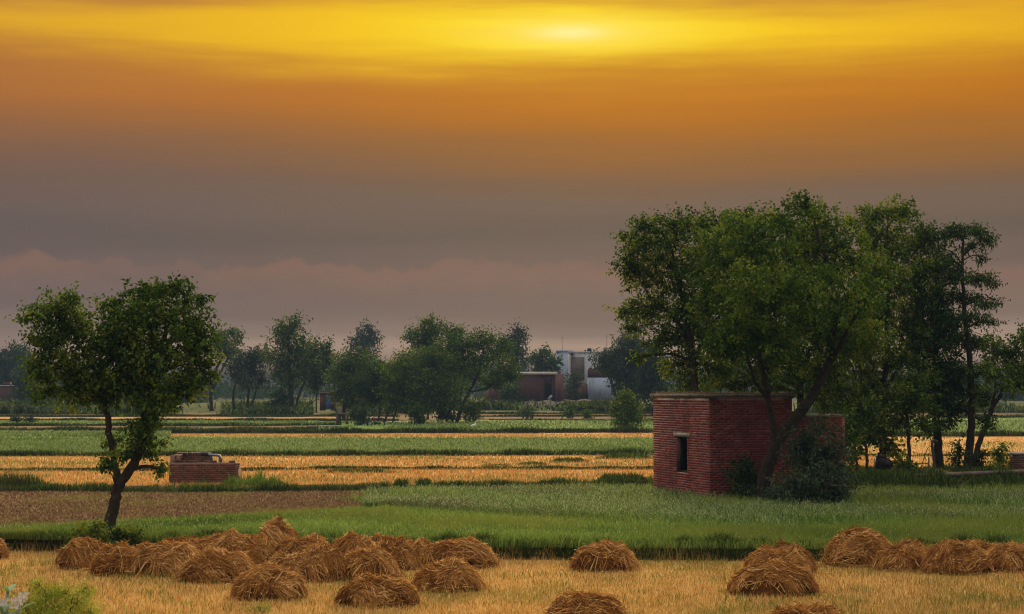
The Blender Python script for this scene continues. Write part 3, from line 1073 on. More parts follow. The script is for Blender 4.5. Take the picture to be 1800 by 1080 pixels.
def heap(px, py, wpx, top, label, seed, peak=0.0, ears=60, dpf=.78, skew=0.0, group='straw heaps in the cut field', dark=0.0):
    r = np.random.default_rng(1000 + seed)
    f = G(px, py + 6)
    wd = wpx / F * f[1] * 1.10
    dp = min(wd * dpf, 1.15)
    cy = f[1] + dp * .45
    cx = (px - 900) / F * cy
    h = max(float(P(px, top, cy)[2]), .22) * .84
    root = thing('straw_heap', label, 'straw heap', (cx, cy, 0), group)
    a, b = wd / 2, dp / 2
    ph = r.uniform(0, 6.28, 6)

    def surf(x, y):
        rr = (np.abs(x / a) ** 2.3 + np.abs(y / b) ** 2.3) ** (1 / 2.3)
        dome = np.clip(1 - rr ** 2.4, 0, 1) ** .55
        cone = np.clip(1 - rr, 0, 1)
        z = h * ((1 - peak) * dome + peak * (.55 * dome + .45 * cone ** .8))
        th = np.arctan2(y, x)
        lump = 1 + .09 * np.sin(3 * th + ph[0]) * rr + .06 * np.sin(7 * th + ph[1]) * rr + .06 * np.sin(x * 9 + ph[2]) + .07 * np.sin(x * 13 + y * 8 + ph[3]) * np.sin(y * 11 - x * 5 + ph[4]) + .05 * np.sin(x * 23 + ph[5])
        return z * lump * (1 + skew * x / a)
    # core
    mb = MB()
    nr, ntt = 9, 30
    rad = np.linspace(0, 1, nr + 1)[1:]
    th = np.linspace(0, 2 * math.pi, ntt, endpoint=False)
    V = [np.array([[cx, cy, float(surf(np.array(0.0), np.array(0.0))) * .9]])]
    for q in rad:
        x, y = q * a * .95 * np.cos(th), q * b * .95 * np.sin(th)
        z = surf(x, y) * .93 + r.normal(0, .012, ntt)
        if q == rad[-1]:
            z = z * 0 - .04
        V.append(np.stack([cx + x, cy + y, z], -1))
    V = np.concatenate(V)
    tr = [(0, 1 + j, 1 + (j + 1) % ntt) for j in range(ntt)]
    qd = [(1 + i * ntt + j, 1 + (i + 1) * ntt + j, 1 + (i + 1) * ntt + (j + 1) % ntt, 1 + i * ntt + (j + 1) % ntt) for i in range(nr - 1) for j in range(ntt)]
    mb.add(V, tris=tr, quads=qd)
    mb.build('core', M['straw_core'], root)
    # straws combed over the top and hanging down the sides, in locks
    n = int(1700 * max(wd, .6))
    nl = 90
    lock = r.integers(0, nl, n)
    lth = r.uniform(0, 2 * math.pi, nl)
    lx = r.uniform(-.5, .5, nl) * a
    ly = r.uniform(-.25, .25, nl) * b
    lt_ = r.uniform(-.30, .30, nl)
    lb = r.normal(0, .22, nl)
    lo = np.abs(r.normal(0, .040, nl)) - .015
    th = lth[lock] + r.normal(0, .22, n)
    s0 = np.stack([lx[lock], ly[lock]], -1) + r.normal(0, .05, (n, 2))
    re = r.uniform(.50, 1.0, n) * (1 + .14 * r.normal(0, 1, nl)[lock])
    e = np.stack([np.cos(th) * a, np.sin(th) * b], -1) * re[:, None]
    s0 = s0 * (1 - .2) + e * r.uniform(0, .45, n)[:, None]
    m = 5
    off = lo[lock] + r.uniform(.0, .035, n)
    tip = np.abs(r.normal(0, .045, n))
    bend = lb[lock] * .5 + r.normal(0, .05, n)
    pts = []
    for k in range(m):
        u = k / (m - 1)
        d = e - s0
        q = s0 + d * u + np.stack([-d[:, 1], d[:, 0]], -1) * (bend * 4 * u * (1 - u))[:, None] + r.normal(0, .006, (n, 2))
        z = surf(q[:, 0], q[:, 1]) + off * (1 - .3 * u) + tip * u * u
        pts.append(np.stack([cx + q[:, 0], cy + q[:, 1], np.maximum(z, .01)], -1))
    tint0 = np.clip(.35 + lt_[lock] + r.normal(0, .23, n), 0, 1)
    mb = MB()
    # sheaves thrown across the heap, their straws side by side over the top and down both flanks
    nb_ = 26
    n2 = int(2100 * max(wd, .6))
    bi = r.integers(0, nb_, n2)
    bphi = r.normal(r.choice([0.0, .35, -.35]), .45, nb_)
    bo = r.uniform(-.80, .80, nb_)
    b0 = r.uniform(-1.05, .15, nb_)
    bt = r.uniform(-.28, .18, nb_)
    bh = np.abs(r.normal(.01, .035, nb_))
    ph2 = bphi[bi] + r.normal(0, .10, n2)
    la = bo[bi] + r.normal(0, .10, n2)
    t0_ = b0[bi] + r.normal(0, .10, n2)
    t1_ = t0_ + r.uniform(.7, 1.15, n2)
    of2 = bh[bi] + r.uniform(0, .035, n2)
    cv = r.normal(0, .10, nb_)[bi] + r.normal(0, .05, n2)
    up_ = np.abs(r.normal(0, .04, n2))
    arcs = []
    for k in range(6):
        u = k / 5
        tq = t0_ + (t1_ - t0_) * u
        lq = la + cv * 4 * u * (1 - u)
        x = a * (np.cos(ph2) * tq - np.sin(ph2) * lq)
        y = b * (np.sin(ph2) * tq + np.cos(ph2) * lq)
        rr_ = np.sqrt((x / a) ** 2 + (y / b) ** 2)
        k_ = np.where(rr_ > 1.04, 1.04 / np.maximum(rr_, .01), 1)
        x, y = x * k_, y * k_
        z = surf(x, y) + of2 + up_ * abs(2 * u - 1) ** 3
        arcs.append(np.stack([cx + x + r.normal(0, .005, n2), cy + y, np.maximum(z, .01 + .03 * (k_ < 1))], -1))
    tint2 = np.clip(.45 + bt[bi] + r.normal(0, .24, n2), 0, 1)
    wdt = r.uniform(.005, .014, n)

    def ribbon(pts, wdt, tint, taper):
        m = len(pts)
        n = len(wdt)
        VV = []
        TT = []
        for k in range(m):
            rv = (pts[k] - np.array([cx, cy, -.15 * h])) / np.array([a * a, b * b, h * h])
            rv = unit(rv) + r.normal(0, .62, (n, 3))
            t0 = pts[min(k + 1, m - 1)] - pts[max(k - 1, 0)]
            sd_ = np.cross(t0, rv)
            sd_ /= np.linalg.norm(sd_, axis=1)[:, None] + 1e-6
            ww = (wdt * (1 - taper * k / (m - 1)))[:, None] / 2
            VV += [pts[k] - sd_ * ww, pts[k] + sd_ * ww]
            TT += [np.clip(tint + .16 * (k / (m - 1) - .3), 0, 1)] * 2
        V = np.stack(VV, 1).reshape(-1, 3)
        I = np.arange(n)[:, None, None] * (2 * m) + (np.arange(m - 1) * 2)[None, :, None] + np.array([0, 1, 3, 2])
        mb.add(V, quads=I.reshape(-1, 4), tint=np.stack(TT, 1).ravel())
    ribbon(pts, wdt, tint0, .35)
    ribbon(arcs, r.uniform(.005, .013, n2), tint2, .3)
    # pale ears sticking up along the top
    ne = int(ears * max(wd, .6) * 5.0)
    if ne:
        x = r.uniform(-.55, .55, ne) * a * (1 - .5 * peak)
        y = r.uniform(-.5, .5, ne) * b * (1 - .5 * peak)
        z = surf(x, y) - .02
        l = r.uniform(.06, .17, ne) * (1 + .4 * peak)
        az = r.uniform(0, 6.28, ne)
        tl = r.uniform(.3, 1.3, ne)
        p0 = np.stack([cx + x, cy + y, z], -1)
        dv = np.stack([np.cos(az) * np.sin(tl), np.sin(az) * np.sin(tl), np.cos(tl)], -1) * l[:, None]
        p1 = p0 + dv * .6
        p2 = p0 + dv - np.array([0, 0, .02])
        ribbon([p0, p1, p2], r.uniform(.008, .015, ne), np.clip(.80 + r.normal(0, .12, ne), 0, 1), .3)
    # stray straws at all angles, and litter round the foot
    ns = int(260 * max(wd, .6))
    th = r.uniform(0, 6.28, ns)
    rq = np.sqrt(r.uniform(0, 1, ns)) * np.where(r.uniform(0, 1, ns) < .25, 1.35, 1.0)
    x, y = a * rq * np.cos(th), b * rq * np.sin(th)
    z = np.where(rq < 1, surf(x, y) + .015, .03)
    dv = r.normal(0, 1, (ns, 3)) * np.array([1, 1, .55])
    dv = unit(dv) * r.uniform(.08, .22, ns)[:, None]
    dv[:, 2] = np.where(rq < 1, np.abs(dv[:, 2]), np.abs(dv[:, 2]) * .3)
    p0 = np.stack([cx + x, cy + y, z], -1)
    ribbon([p0, p0 + dv * .55, p0 + dv - np.array([0, 0, .03])], r.uniform(.005, .012, ns), np.clip(r.normal(.6, .25, ns), 0, 1), .3)
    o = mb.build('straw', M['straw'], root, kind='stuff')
    return root


HEAPS = [
    (158, 997, 98, 951, 'shaggy straw heap at the left end of the big cluster, below the lone tree', .1, 20, .8),
    (212, 1008, 96, 962, 'small dark-fronted straw heap second along the left end of the cluster', .1, 30, .8),
    (292, 1009, 138, 957, 'wide low straw heap with a dark front in the left half of the cluster', 0, 70, .7),
    (385, 1021, 128, 969, 'straw heap bulging forward at the front left of the cluster', .1, 60, .8),
    (400, 992, 118, 938, 'straw heap at the back left of the cluster, left of the tall pointed one', .2, 80, .8),
    (488, 975, 84, 914, 'tall pointed straw heap at the back, highest of the cluster', .75, 120, .8),
    (476, 1052, 120, 997, 'round straw heap lying loose just in front of the cluster', .05, 40, .85),
    (512, 1021, 92, 975, 'pale straw heap in the middle front of the cluster, behind the loose round one', .2, 140, .8),
    (563, 1019, 98, 960, 'dark domed straw heap in the middle front of the cluster', .25, 60, .85),
    (648, 1017, 106, 968, 'low straw heap at the right front of the cluster, straw swept sideways', 0, 50, .8),
    (535, 990, 112, 946, 'pale bristly straw heap just right below the tall pointed one', .2, 190, .8),
    (621, 990, 94, 942, 'bristly topped straw heap in the right middle of the cluster', .3, 120, .8),
    (692, 999, 86, 949, 'straw heap in the right rear of the cluster, beside the narrow dark one', .1, 50, .8),
    (737, 995, 66, 951, 'narrow dark straw heap squeezed between two bigger ones at the right end', .1, 20, .8),
    (808, 995, 122, 951, 'wide rounded straw heap closing the right end of the cluster', 0, 30, .75),
    (668, 976, 60, 942, 'small straw heap peeping over the right rear of the cluster', .3, 40, .8),
    (558, 975, 40, 944, 'tiny straw heap peeping out right of the tall pointed one', .4, 40, .8),
    (325, 985, 100, 950, 'low straw heap peeping over the left rear of the cluster', .1, 70, .8),
    (446, 985, 92, 945, 'straw heap at the foot of the tall pointed one, in the rear of the cluster', .1, 130, .8),
    (664, 1064, 134, 1020, 'long flat-topped straw heap alone in front of the right half of the cluster', -.05, 30, .6),
    (788, 1037, 118, 986, 'pointed straw heap alone in front of the right end of the cluster', .6, 60, .85),
    (1061, 1001, 108, 957, 'lone domed straw heap against the dark grassy bank in the middle', .1, 20, .85),
    (1030, 1100, 140, 1050, 'straw heap cut off by the bottom edge, in the middle', .05, 60, .8),
    (1368, 1006, 114, 962, 'straw heap half hidden behind another one, below the brick hut', .1, 30, .8),
    (1356, 1045, 142, 993, 'broad straw heap standing in front of another, below the brick hut', .15, 30, .8),
    (1510, 993, 118, 933, 'tallest blocky straw heap at the left of the right-hand row', -.1, 10, .9),
    (1594, 1000, 112, 957, 'low straw heap right beside the tallest blocky one in the right-hand row', 0, 20, .7),
    (1676, 1006, 114, 954, 'straw heap with a tuft of pale ears on top in the right-hand row', .35, 110, .8),
    (1782, 1002, 116, 959, 'straw heap at the right edge of the photo, end of the right-hand row', 0, 20, .8),
    (1700, 990, 120, 957, 'low straw heap behind the pale-tufted one in the right-hand row', 0, 20, .7),
    (1415, 1112, 136, 1071, 'straw heap of which only the top shows at the bottom edge, right of the middle', .05, 60, .7),
    (-14, 979, 58, 948, 'straw heap cut off by the left edge of the photo', .1, 20, .9),
]
for i, hq in enumerate(HEAPS):
    heap(hq[0], hq[1], hq[2], hq[3], hq[4], i, hq[5], hq[6], hq[7])


# ------------------------------------------------------------------ trees
def leaf_quads(mb, c, d, L, Wd, r, tint):
    n = len(c)
    rv = r.normal(0, 1, (n, 3))
    s = np.cross(d, rv)
    s /= np.linalg.norm(s, axis=1)[:, None] + 1e-6
    nn = np.cross(s, d)
    L = np.broadcast_to(L, (n,))[:, None]
    Wd = np.broadcast_to(Wd, (n,))[:, None]
    b = c
    tip = c + d * L - np.array([0, 0, 1]) * L * .15
    m1 = c + d * L * .42 + s * Wd * .5 + nn * Wd * .12
    m2 = c + d * L * .42 - s * Wd * .5 + nn * Wd * .12
    V = np.stack([b, m1, tip, m2], 1).reshape(-1, 3)
    I = np.arange(n)[:, None] * 4
    mb.add(V, tris=np.concatenate([I + np.array([0, 1, 2]), I + np.array([0, 2, 3])]), tint=np.repeat(tint, 4))


def crown(mb, c, rad, cover, L, Wd, r, droop=.25, twig=14, spread=.5, tb=.5, spray=.10, tz=.7):
    """leaves of one clump: twigs through an uneven ellipsoid, leaves along each twig; returns the twig points"""
    area = math.pi * rad[0] * rad[2] * 1.40
    n = max(int(cover * area / (.36 * L * Wd)), 40)
    nt = max(n // twig, 4)
    v = unit(r.normal(0, 1, (nt, 3)))
    rr = r.uniform(0, 1, nt) ** (1 / 2.3)
    rough = 1 + .22 * np.sin(v[:, 0] * 4.1 + c[0] * 3) * np.sin(v[:, 2] * 4.7 + c[2] * 5) + r.normal(0, .10, nt)
    sp = r.uniform(0, 1, nt) < spray
    rr = np.where(sp, r.uniform(1.0, 1.28, nt), rr * rough)
    tp = c + v * rr[:, None] * rad
    td = unit((v + r.normal(0, .55, (nt, 3))) * np.array([1, 1, tz]) + np.array([0, 0, .15 * (tz > .5)]))
    tl = L * r.uniform(2.5, 5.5, nt) * spread * 2
    k = np.repeat(np.arange(nt), twig)
    drop = (r.uniform(0, 1, len(k)) < np.where(sp, .35, .06)[k])
    k = k[~drop]
    u = r.uniform(-.55, .55, len(k))
    p = tp[k] + td[k] * (tl[k] * u)[:, None] + r.normal(0, L * .55 * spread * 2, (len(k), 3))
    d = unit(td[k] * .7 + r.normal(0, .8, (len(k), 3)) - np.array([0, 0, droop]) * 2)
    tt = np.clip(r.normal(tb - .02, .22, nt)[k] + r.normal(0, .16, len(k)), 0, 1)
    leaf_quads(mb, p, d, L * r.uniform(.7, 1.25, len(k)), Wd * r.uniform(.7, 1.25, len(k)), r, tt)
    return tp


def smooth_line(pts, n=6):
    """Catmull-Rom through the points"""
    pts = np.asarray(pts, float)
    if len(pts) < 3:
        return pts
    q = np.vstack([2 * pts[0] - pts[1], pts, 2 * pts[-1] - pts[-2]])
    out = []
    for i in range(1, len(q) - 2):
        for u in np.linspace(0, 1, n, endpoint=False):
            out.append(.5 * (2 * q[i] + (q[i + 1] - q[i - 1]) * u + (2 * q[i - 1] - 5 * q[i] + 4 * q[i + 1] - q[i + 2]) * u * u + (3 * q[i] - q[i - 1] - 3 * q[i + 1] + q[i + 2]) * u ** 3))
    out.append(pts[-1])
    return np.array(out)


def tree(label, d, stems, clumps, leaf, LW, seed, name='tree', cat='tree', cover=3.0, twig=24, limbs=6, droop=.25, group=None,
         baseoff=0.0, parts=('trunk', 'crown'), flat=1.0, tb=.5, spray=.10, spread=.46, limb_r=.020, ddr=(-.5, .5), tz=.7):
    """stems: lists of (px, py, r[, depth offset]); clumps: (px, py, rx, ry[, depth offset]) in photograph measure at distance d"""
    r = np.random.default_rng(seed)
    sc = d / F
    L, Wd = LW
    ST = []
    for s in stems:
        pts = np.array([P(q[0], q[1], d + (q[3] if len(q) > 3 else 0)) for q in s])
        rad = np.array([q[2] for q in s])
        full = np.concatenate([pts, rad[:, None]], 1)
        ST.append(smooth_line(full, 5))
    base = ST[0][0][:3].copy()
    root = thing(name, label, cat, base, group)
    wood, lf = MB(), MB()
    for i, s in enumerate(ST):
        s = s.copy()
        s[:, :2] += r.normal(0, .015, (len(s), 2)) * min(1, 40 * s[:, 3].mean())
        if i == 0:
            s[0, 3] *= 1.35
        wood.tube(s[:, :3], s[:, 3], 9)
    allp = np.concatenate(ST)
    for q in clumps:
        dd = q[4] if len(q) > 4 else r.uniform(*ddr) * 90 * sc
        c = P(q[0], q[1], d + dd)
        rad = np.array([q[2] * sc, min(q[2], 90) * sc * .85, q[3] * sc * flat])
        tp = crown(lf, c, rad, cover, L, Wd, r, droop, twig, spread, np.clip(tb + r.normal(0, .07), 0, 1), spray, tz)
        # limb from the nearest lower point of a stem
        dist = np.linalg.norm(allp[:, :3] - c, axis=1) + np.where(allp[:, 2] > c[2] - .15 * rad[2], 3.0 * np.abs(allp[:, 2] - c[2] + .15 * rad[2]), 0)
        s0 = allp[int(np.argmin(dist))]
        if limbs:
            m1 = s0[:3] * .5 + c * .5 + np.array([0, 0, .10 * np.linalg.norm(c - s0[:3])]) + r.normal(0, .05, 3) * rad
            r0 = min(s0[3] * .55, limb_r * 2.6)
            line = smooth_line(np.array([[*s0[:3], r0], [*m1, r0 * .7], [*c, max(r0 * .42, limb_r * .45)]]), 4)
            wood.tube(line[:, :3], line[:, 3], 6)
            for j in r.choice(len(tp), min(limbs, len(tp)), replace=False):
                st_ = line[r.integers(4, len(line))]
                e = tp[j]
                mm = st_[:3] * .5 + e * .5 + r.normal(0, .06, 3) * rad + np.array([0, 0, .04])
                wood.tube(np.array([st_[:3], mm, e]), [max(st_[3] * .6, limb_r * .4), limb_r * .35, limb_r * .16], 4, cap=False)
    wood.build(parts[0], M['bark'], root, smooth=True)
    lf.build(parts[1], M[leaf], root)
    return root


# the lone tree on the left
DL = 40.3
tree('lone dark green tree with forked leaning trunk behind the straw heaps on the left', DL,
     [[(186, 962, .165), (190, 930, .14), (203, 880, .12), (210, 852, .115), (232, 820, .105), (248, 785, .10), (256, 735, .095), (262, 690, .085), (275, 640, .07), (290, 585, .05), (300, 540, .025)],
      [(210, 856, .10), (203, 830, .085), (199, 800, .075), (191, 750, .07), (185, 715, .065), (178, 680, .055), (160, 640, .045), (135, 595, .03), (118, 555, .02)],
      [(258, 725, .07), (232, 690, .05, .3), (222, 645, .045, .4), (226, 590, .03, .4)],
      [(268, 665, .05), (310, 640, .04, -.4), (345, 610, .025, -.4)]],
     [(58, 560, 26, 16, 0), (100, 548, 46, 32), (128, 522, 15, 13), (84, 600, 44, 38), (150, 592, 52, 42), (118, 655, 60, 36), (62, 655, 20, 22), (72, 690, 22, 14),
      (192, 535, 22, 14), (215, 552, 38, 30), (262, 515, 42, 24), (305, 508, 38, 20), (345, 528, 26, 18), (285, 560, 66, 42), (348, 585, 36, 38), (290, 618, 80, 48), (358, 645, 28, 40),
      (205, 620, 58, 48), (178, 672, 56, 34), (235, 672, 52, 34), (312, 682, 58, 26), (285, 706, 36, 30), (136, 694, 34, 18), (215, 590, 40, 40), (185, 705, 30, 18),
      (186, 815, 18, 20), (196, 775, 14, 14), (252, 785, 34, 26), (282, 826, 14, 12), (262, 738, 26, 32), (236, 752, 18, 16), (222, 800, 16, 14)],
     'leafA', (.095, .056), 11, cover=2.6, limbs=9, tb=.50, limb_r=.022)
tree('leafy bush around the foot of the lone tree', 38.7, [[(190, 966, .03), (186, 940, .02)]],
     [(146, 942, 24, 18, 0), (170, 932, 18, 16, 0), (214, 940, 24, 14, 0), (238, 942, 16, 13, 0), (132, 956, 20, 12, 0), (190, 952, 40, 14, 0)],
     'leafB', (.075, .05), 12, name='bush', cat='bush', cover=2.2, parts=('stem', 'foliage'), limbs=3, limb_r=.010)

# trees around the hut
BIG = 'broad-crowned trees around the brick hut'
LA = (.110, .066)
DH = float(C[1])
tree('big tree with thick leaning twin trunk in front of the brick hut', DH - .6,
     [[(1338, 874, .23), (1348, 825, .20), (1366, 778, .185), (1392, 742, .17), (1424, 702, .15), (1450, 655, .125), (1462, 600, .11), (1467, 540, .10), (1458, 480, .075), (1440, 420, .045), (1430, 380, .025)],
      [(1364, 782, .12), (1357, 740, .105), (1350, 700, .095), (1340, 650, .085), (1328, 590, .07), (1318, 530, .055), (1310, 470, .035), (1306, 430, .02)],
      [(1458, 640, .08), (1480, 600, .07, -.5), (1505, 550, .055, -.6), (1525, 500, .04, -.4)],
      [(1350, 700, .07), (1325, 665, .055, -.4), (1312, 620, .045, -.5)],
      [(1465, 550, .07), (1420, 510, .05, -.4), (1390, 460, .04, -.3), (1370, 410, .025)]],
     [(1412, 368, 40, 26), (1440, 400, 58, 36), (1372, 396, 48, 30), (1300, 398, 46, 28), (1325, 432, 66, 40), (1400, 446, 78, 48), (1475, 442, 62, 50), (1268, 440, 56, 44),
      (1300, 500, 70, 50), (1380, 520, 80, 52), (1460, 520, 76, 52), (1330, 570, 66, 44), (1420, 590, 76, 46), (1500, 590, 60, 46), (1290, 590, 50, 46), (1370, 636, 50, 32),
      (1440, 650, 44, 30), (1515, 520, 44, 50), (1262, 540, 46, 40), (1540, 470, 40, 40),
      (1300, 570, 56, 36, -3.4), (1372, 596, 52, 36, -3.8), (1330, 510, 60, 44, -4.6), (1400, 520, 50, 44, -4.4), (1270, 610, 36, 26, -2.6)],  # nearer clumps, added to shade the hut's long wall
     'leafA', LA, 21, cover=2.0, limbs=9, group=None, tb=.52, limb_r=.03, ddr=(-1.8, .8))
tree('tree standing behind the hut roof with the crown reaching furthest left', DH + 9,
     [[(1232, 850, .16), (1226, 760, .14), (1221, 690, .13), (1216, 620, .11), (1205, 550, .09), (1190, 490, .06), (1180, 430, .03)],
      [(1218, 640, .08), (1240, 580, .06), (1256, 510, .045), (1262, 440, .025)],
      [(1212, 590, .06), (1175, 550, .045), (1140, 520, .03)]],
     [(1132, 395, 24, 18), (1110, 430, 28, 28), (1150, 425, 40, 32), (1196, 395, 44, 26), (1250, 392, 44, 24), (1120, 480, 36, 32), (1098, 545, 24, 18), (1108, 462, 24, 22), (1160, 480, 50, 42), (1215, 450, 60, 46),
      (1275, 450, 46, 50), (1285, 540, 40, 50), (1270, 590, 36, 40), (1138, 540, 40, 32), (1190, 550, 52, 42), (1240, 510, 60, 48), (1225, 590, 52, 40), (1165, 600, 30, 26), (1192, 644, 30, 24), (1250, 640, 48, 34), (1210, 672, 34, 18), (1126, 628, 15, 13), (1115, 575, 22, 16)],
     'leafB', LA, 22, cover=2.1, limbs=8, tb=.46, limb_r=.03)
tree('tree behind the right end of the hut roof filling the middle of the big crown', DH + 11,
     [[(1408, 850, .15), (1408, 730, .13), (1404, 640, .11), (1396, 560, .09), (1380, 480, .05), (1372, 420, .02)],
      [(1406, 680, .08), (1450, 620, .06), (1478, 560, .04)]],
     [(1325, 385, 36, 22), (1350, 465, 50, 40), (1420, 480, 60, 46), (1300, 650, 54, 32), (1350, 672, 50, 22), (1400, 660, 56, 36), (1455, 690, 48, 36), (1470, 620, 56, 50), (1340, 600, 52, 42), (1500, 560, 50, 46), (1420, 560, 64, 46), (1285, 675, 36, 16), (1240, 682, 30, 12)],
     'leafB', LA, 23, cover=2.1, limbs=7, tb=.42, limb_r=.03)
DB = 66.0
tree('tall tree right of the hut, its trunk behind the dark engine', DB,
     [[(1552, 838, .13), (1551, 790, .12), (1553, 730, .11), (1556, 650, .10), (1560, 560, .08), (1562, 480, .055), (1560, 400, .03)],
      [(1555, 690, .07), (1590, 620, .055), (1612, 540, .04), (1616, 460, .025)],
      [(1554, 710, .07), (1515, 640, .05), (1495, 580, .035)]],
     [(1560, 372, 42, 24), (1524, 384, 28, 22), (1590, 374, 20, 20), (1540, 425, 50, 38), (1600, 430, 40, 40), (1628, 416, 22, 22), (1570, 490, 60, 46), (1615, 500, 38, 44), (1530, 540, 56, 46), (1590, 565, 58, 46),
      (1520, 620, 60, 46), (1580, 640, 60, 46), (1500, 690, 54, 40), (1555, 710, 56, 36), (1480, 735, 40, 34), (1530, 752, 42, 26), (1612, 600, 38, 40), (1632, 470, 26, 24)],
     'leafB', (.13, .07), 24, cover=2.2, limbs=8, tb=.46, limb_r=.03)
tree('slim tree with a straight thin trunk between the engine and the bent pipe', DB - 1.5,
     [[(1597, 836, .075), (1597, 780, .065), (1594, 720, .055), (1598, 660, .035)]],
     [(1595, 700, 44, 36), (1575, 745, 32, 20), (1620, 745, 26, 18), (1612, 680, 34, 40), (1600, 815, 10, 10)],
     'leafA', (.13, .07), 25, cover=2.0, limbs=6, tb=.45, limb_r=.02)
tree('thin double-stemmed young tree just right of the low brick annex wall', DB - 2.5,
     [[(1524, 846, .06), (1523, 800, .05), (1518, 745, .04), (1510, 700, .02)], [(1506, 846, .05), (1504, 800, .045), (1500, 745, .03)]],
     [(1508, 735, 36, 30), (1482, 742, 26, 24, -4), (1490, 775, 24, 24, -4), (1490, 768, 26, 22), (1522, 772, 24, 16), (1494, 808, 16, 14), (1530, 720, 26, 20)],
     'leafA', (.12, .07), 26, cover=1.8, limbs=5, tb=.5, limb_r=.015)
tree('dark-trunked tree leaning slightly beside the bent pipe', DB + .8,
     [[(1652, 836, .19), (1650, 800, .165), (1646, 750, .15), (1640, 700, .135), (1643, 640, .11), (1648, 570, .08), (1645, 500, .05), (1640, 440, .025)],
      [(1642, 730, .09), (1625, 690, .07), (1615, 650, .05)]],
     [(1640, 420, 30, 24), (1652, 470, 36, 34), (1640, 530, 44, 40), (1660, 580, 36, 36), (1635, 610, 44, 44), (1652, 660, 44, 40), (1630, 700, 36, 34), (1666, 720, 28, 30), (1650, 752, 22, 16)],
     'leafC', (.13, .07), 27, cover=2.2, limbs=7, tb=.5, limb_r=.03)
tree('tall layered tree with drooping feathery sprays, highest at the far right', DB + .5,
     [[(1699, 838, .18), (1703, 790, .155), (1707, 740, .14), (1708, 690, .125), (1703, 620, .10), (1696, 550, .08), (1692, 490, .06), (1692, 440, .045), (1694, 405, .03)],
      [(1692, 465, .03), (1676, 445, .024), (1660, 438, .015)], [(1693, 450, .03), (1712, 432, .022), (1728, 420, .014)]],
     [(1690, 402, 38, 12, .1), (1716, 410, 32, 13, -.2), (1734, 422, 16, 13, .2), (1664, 408, 24, 13, 0), (1706, 436, 24, 12, .3), (1656, 462, 24, 13), (1728, 452, 14, 8), (1672, 488, 30, 13), (1714, 488, 34, 16), (1742, 500, 18, 11),
      (1692, 524, 36, 17), (1732, 532, 24, 13), (1706, 560, 40, 18), (1668, 560, 30, 22), (1742, 566, 16, 11), (1690, 600, 44, 24), (1728, 606, 22, 16), (1682, 650, 40, 28), (1700, 690, 36, 22), (1676, 720, 26, 18)],
     'leafC', (.15, .05), 28, cover=2.1, droop=.36, limbs=8, tb=.48, limb_r=.024, spray=.04, flat=.80, tz=.12)
tree('tree forking low and leaning out to the right edge of the photo', DB - .5,
     [[(1706, 840, .12), (1718, 790, .105), (1730, 755, .095), (1742, 722, .085), (1762, 690, .07), (1790, 655, .05), (1815, 630, .03)],
      [(1735, 745, .06), (1718, 735, .05), (1712, 728, .04)], [(1745, 715, .05), (1750, 670, .04), (1745, 620, .02)]],
     [(1745, 610, 24, 22), (1735, 650, 28, 24), (1776, 618, 30, 26), (1806, 590, 24, 22), (1800, 640, 30, 30), (1762, 660, 34, 26), (1790, 680, 28, 16), (1738, 740, 16, 14), (1722, 700, 20, 18), (1840, 610, 34, 30), (1850, 660, 30, 24)],
     'leafA', (.13, .07), 29, cover=2.1, limbs=7, tb=.5, limb_r=.022)

# bushes
tree('large grey-green bush spreading in front of the annex wall', DH - 2.2, [[(1440, 886, .04), (1438, 840, .025)]],
     [(1420, 770, 20, 22, .5), (1446, 752, 18, 16, .9), (1452, 790, 32, 28), (1415, 815, 34, 26), (1440, 840, 42, 30, -.4), (1480, 830, 24, 30), (1395, 850, 28, 22), (1425, 868, 40, 16, -.4), (1470, 862, 32, 20, -.3), (1410, 790, 26, 24, .4), (1368, 866, 26, 14)],
     'leafD', (.16, .05), 31, name='bush', cat='bush', cover=2.3, parts=('stem', 'foliage'), limbs=3, limb_r=.012, tb=.48)
tree('dark bush at the foot of the hut wall, left of the leaning trunk', DH - .35, [[(1312, 872, .03), (1311, 840, .02)]],
     [(1310, 815, 16, 20, 0), (1300, 842, 20, 20, 0), (1322, 840, 18, 22, 0), (1308, 862, 28, 12, -.3)],
     'leafC', (.13, .06), 32, name='bush', cat='bush', cover=2.2, parts=('stem', 'foliage'), limbs=3, limb_r=.012)
tree('small upright bush on the bank near the right edge', DB - 1, [[(1757, 832, .02), (1758, 800, .015)]],
     [(1752, 788, 9, 12, 0), (1760, 803, 15, 14, 0), (1766, 790, 8, 12, 0), (1757, 818, 14, 9, 0)],
     'leafB', (.12, .06), 33, name='bush', cat='bush', cover=2.2, parts=('stem', 'foliage'), limbs=2, limb_r=.010, tb=.62)
tree('narrow column of climbing leaves just left of the tallest right-hand trunk', DB - .5, [[(1684, 836, .03), (1684, 790, .02)]],
     [(1684, 785, 10, 16, 0), (1683, 808, 11, 16, 0), (1686, 826, 13, 10, 0)],
     'leafC', (.11, .06), 34, name='bush', cat='bush', cover=2.3, parts=('stem', 'foliage'), limbs=2, limb_r=.008)
tree('narrow leafy clump just right of the tallest right-hand trunk', DB - .6, [[(1722, 836, .03), (1722, 795, .02)]],
     [(1723, 795, 10, 14, 0), (1720, 815, 12, 14, 0)],
     'leafC', (.11, .06), 35, name='bush', cat='bush', cover=2.2, parts=('stem', 'foliage'), limbs=2, limb_r=.008)
tree('broad-leaved sapling growing up beside the dark engine', DB - .6, [[(1566, 838, .02), (1563, 800, .015), (1572, 775, .01)]],
     [(1562, 778, 12, 8, 0), (1574, 790, 8, 10, 0), (1586, 812, 10, 9, 0), (1586, 828, 14, 7, 0)],
     'leafB', (.19, .12), 36, name='bush', cat='sapling', cover=1.4, parts=('stem', 'foliage'), limbs=3, limb_r=.010, tb=.68)

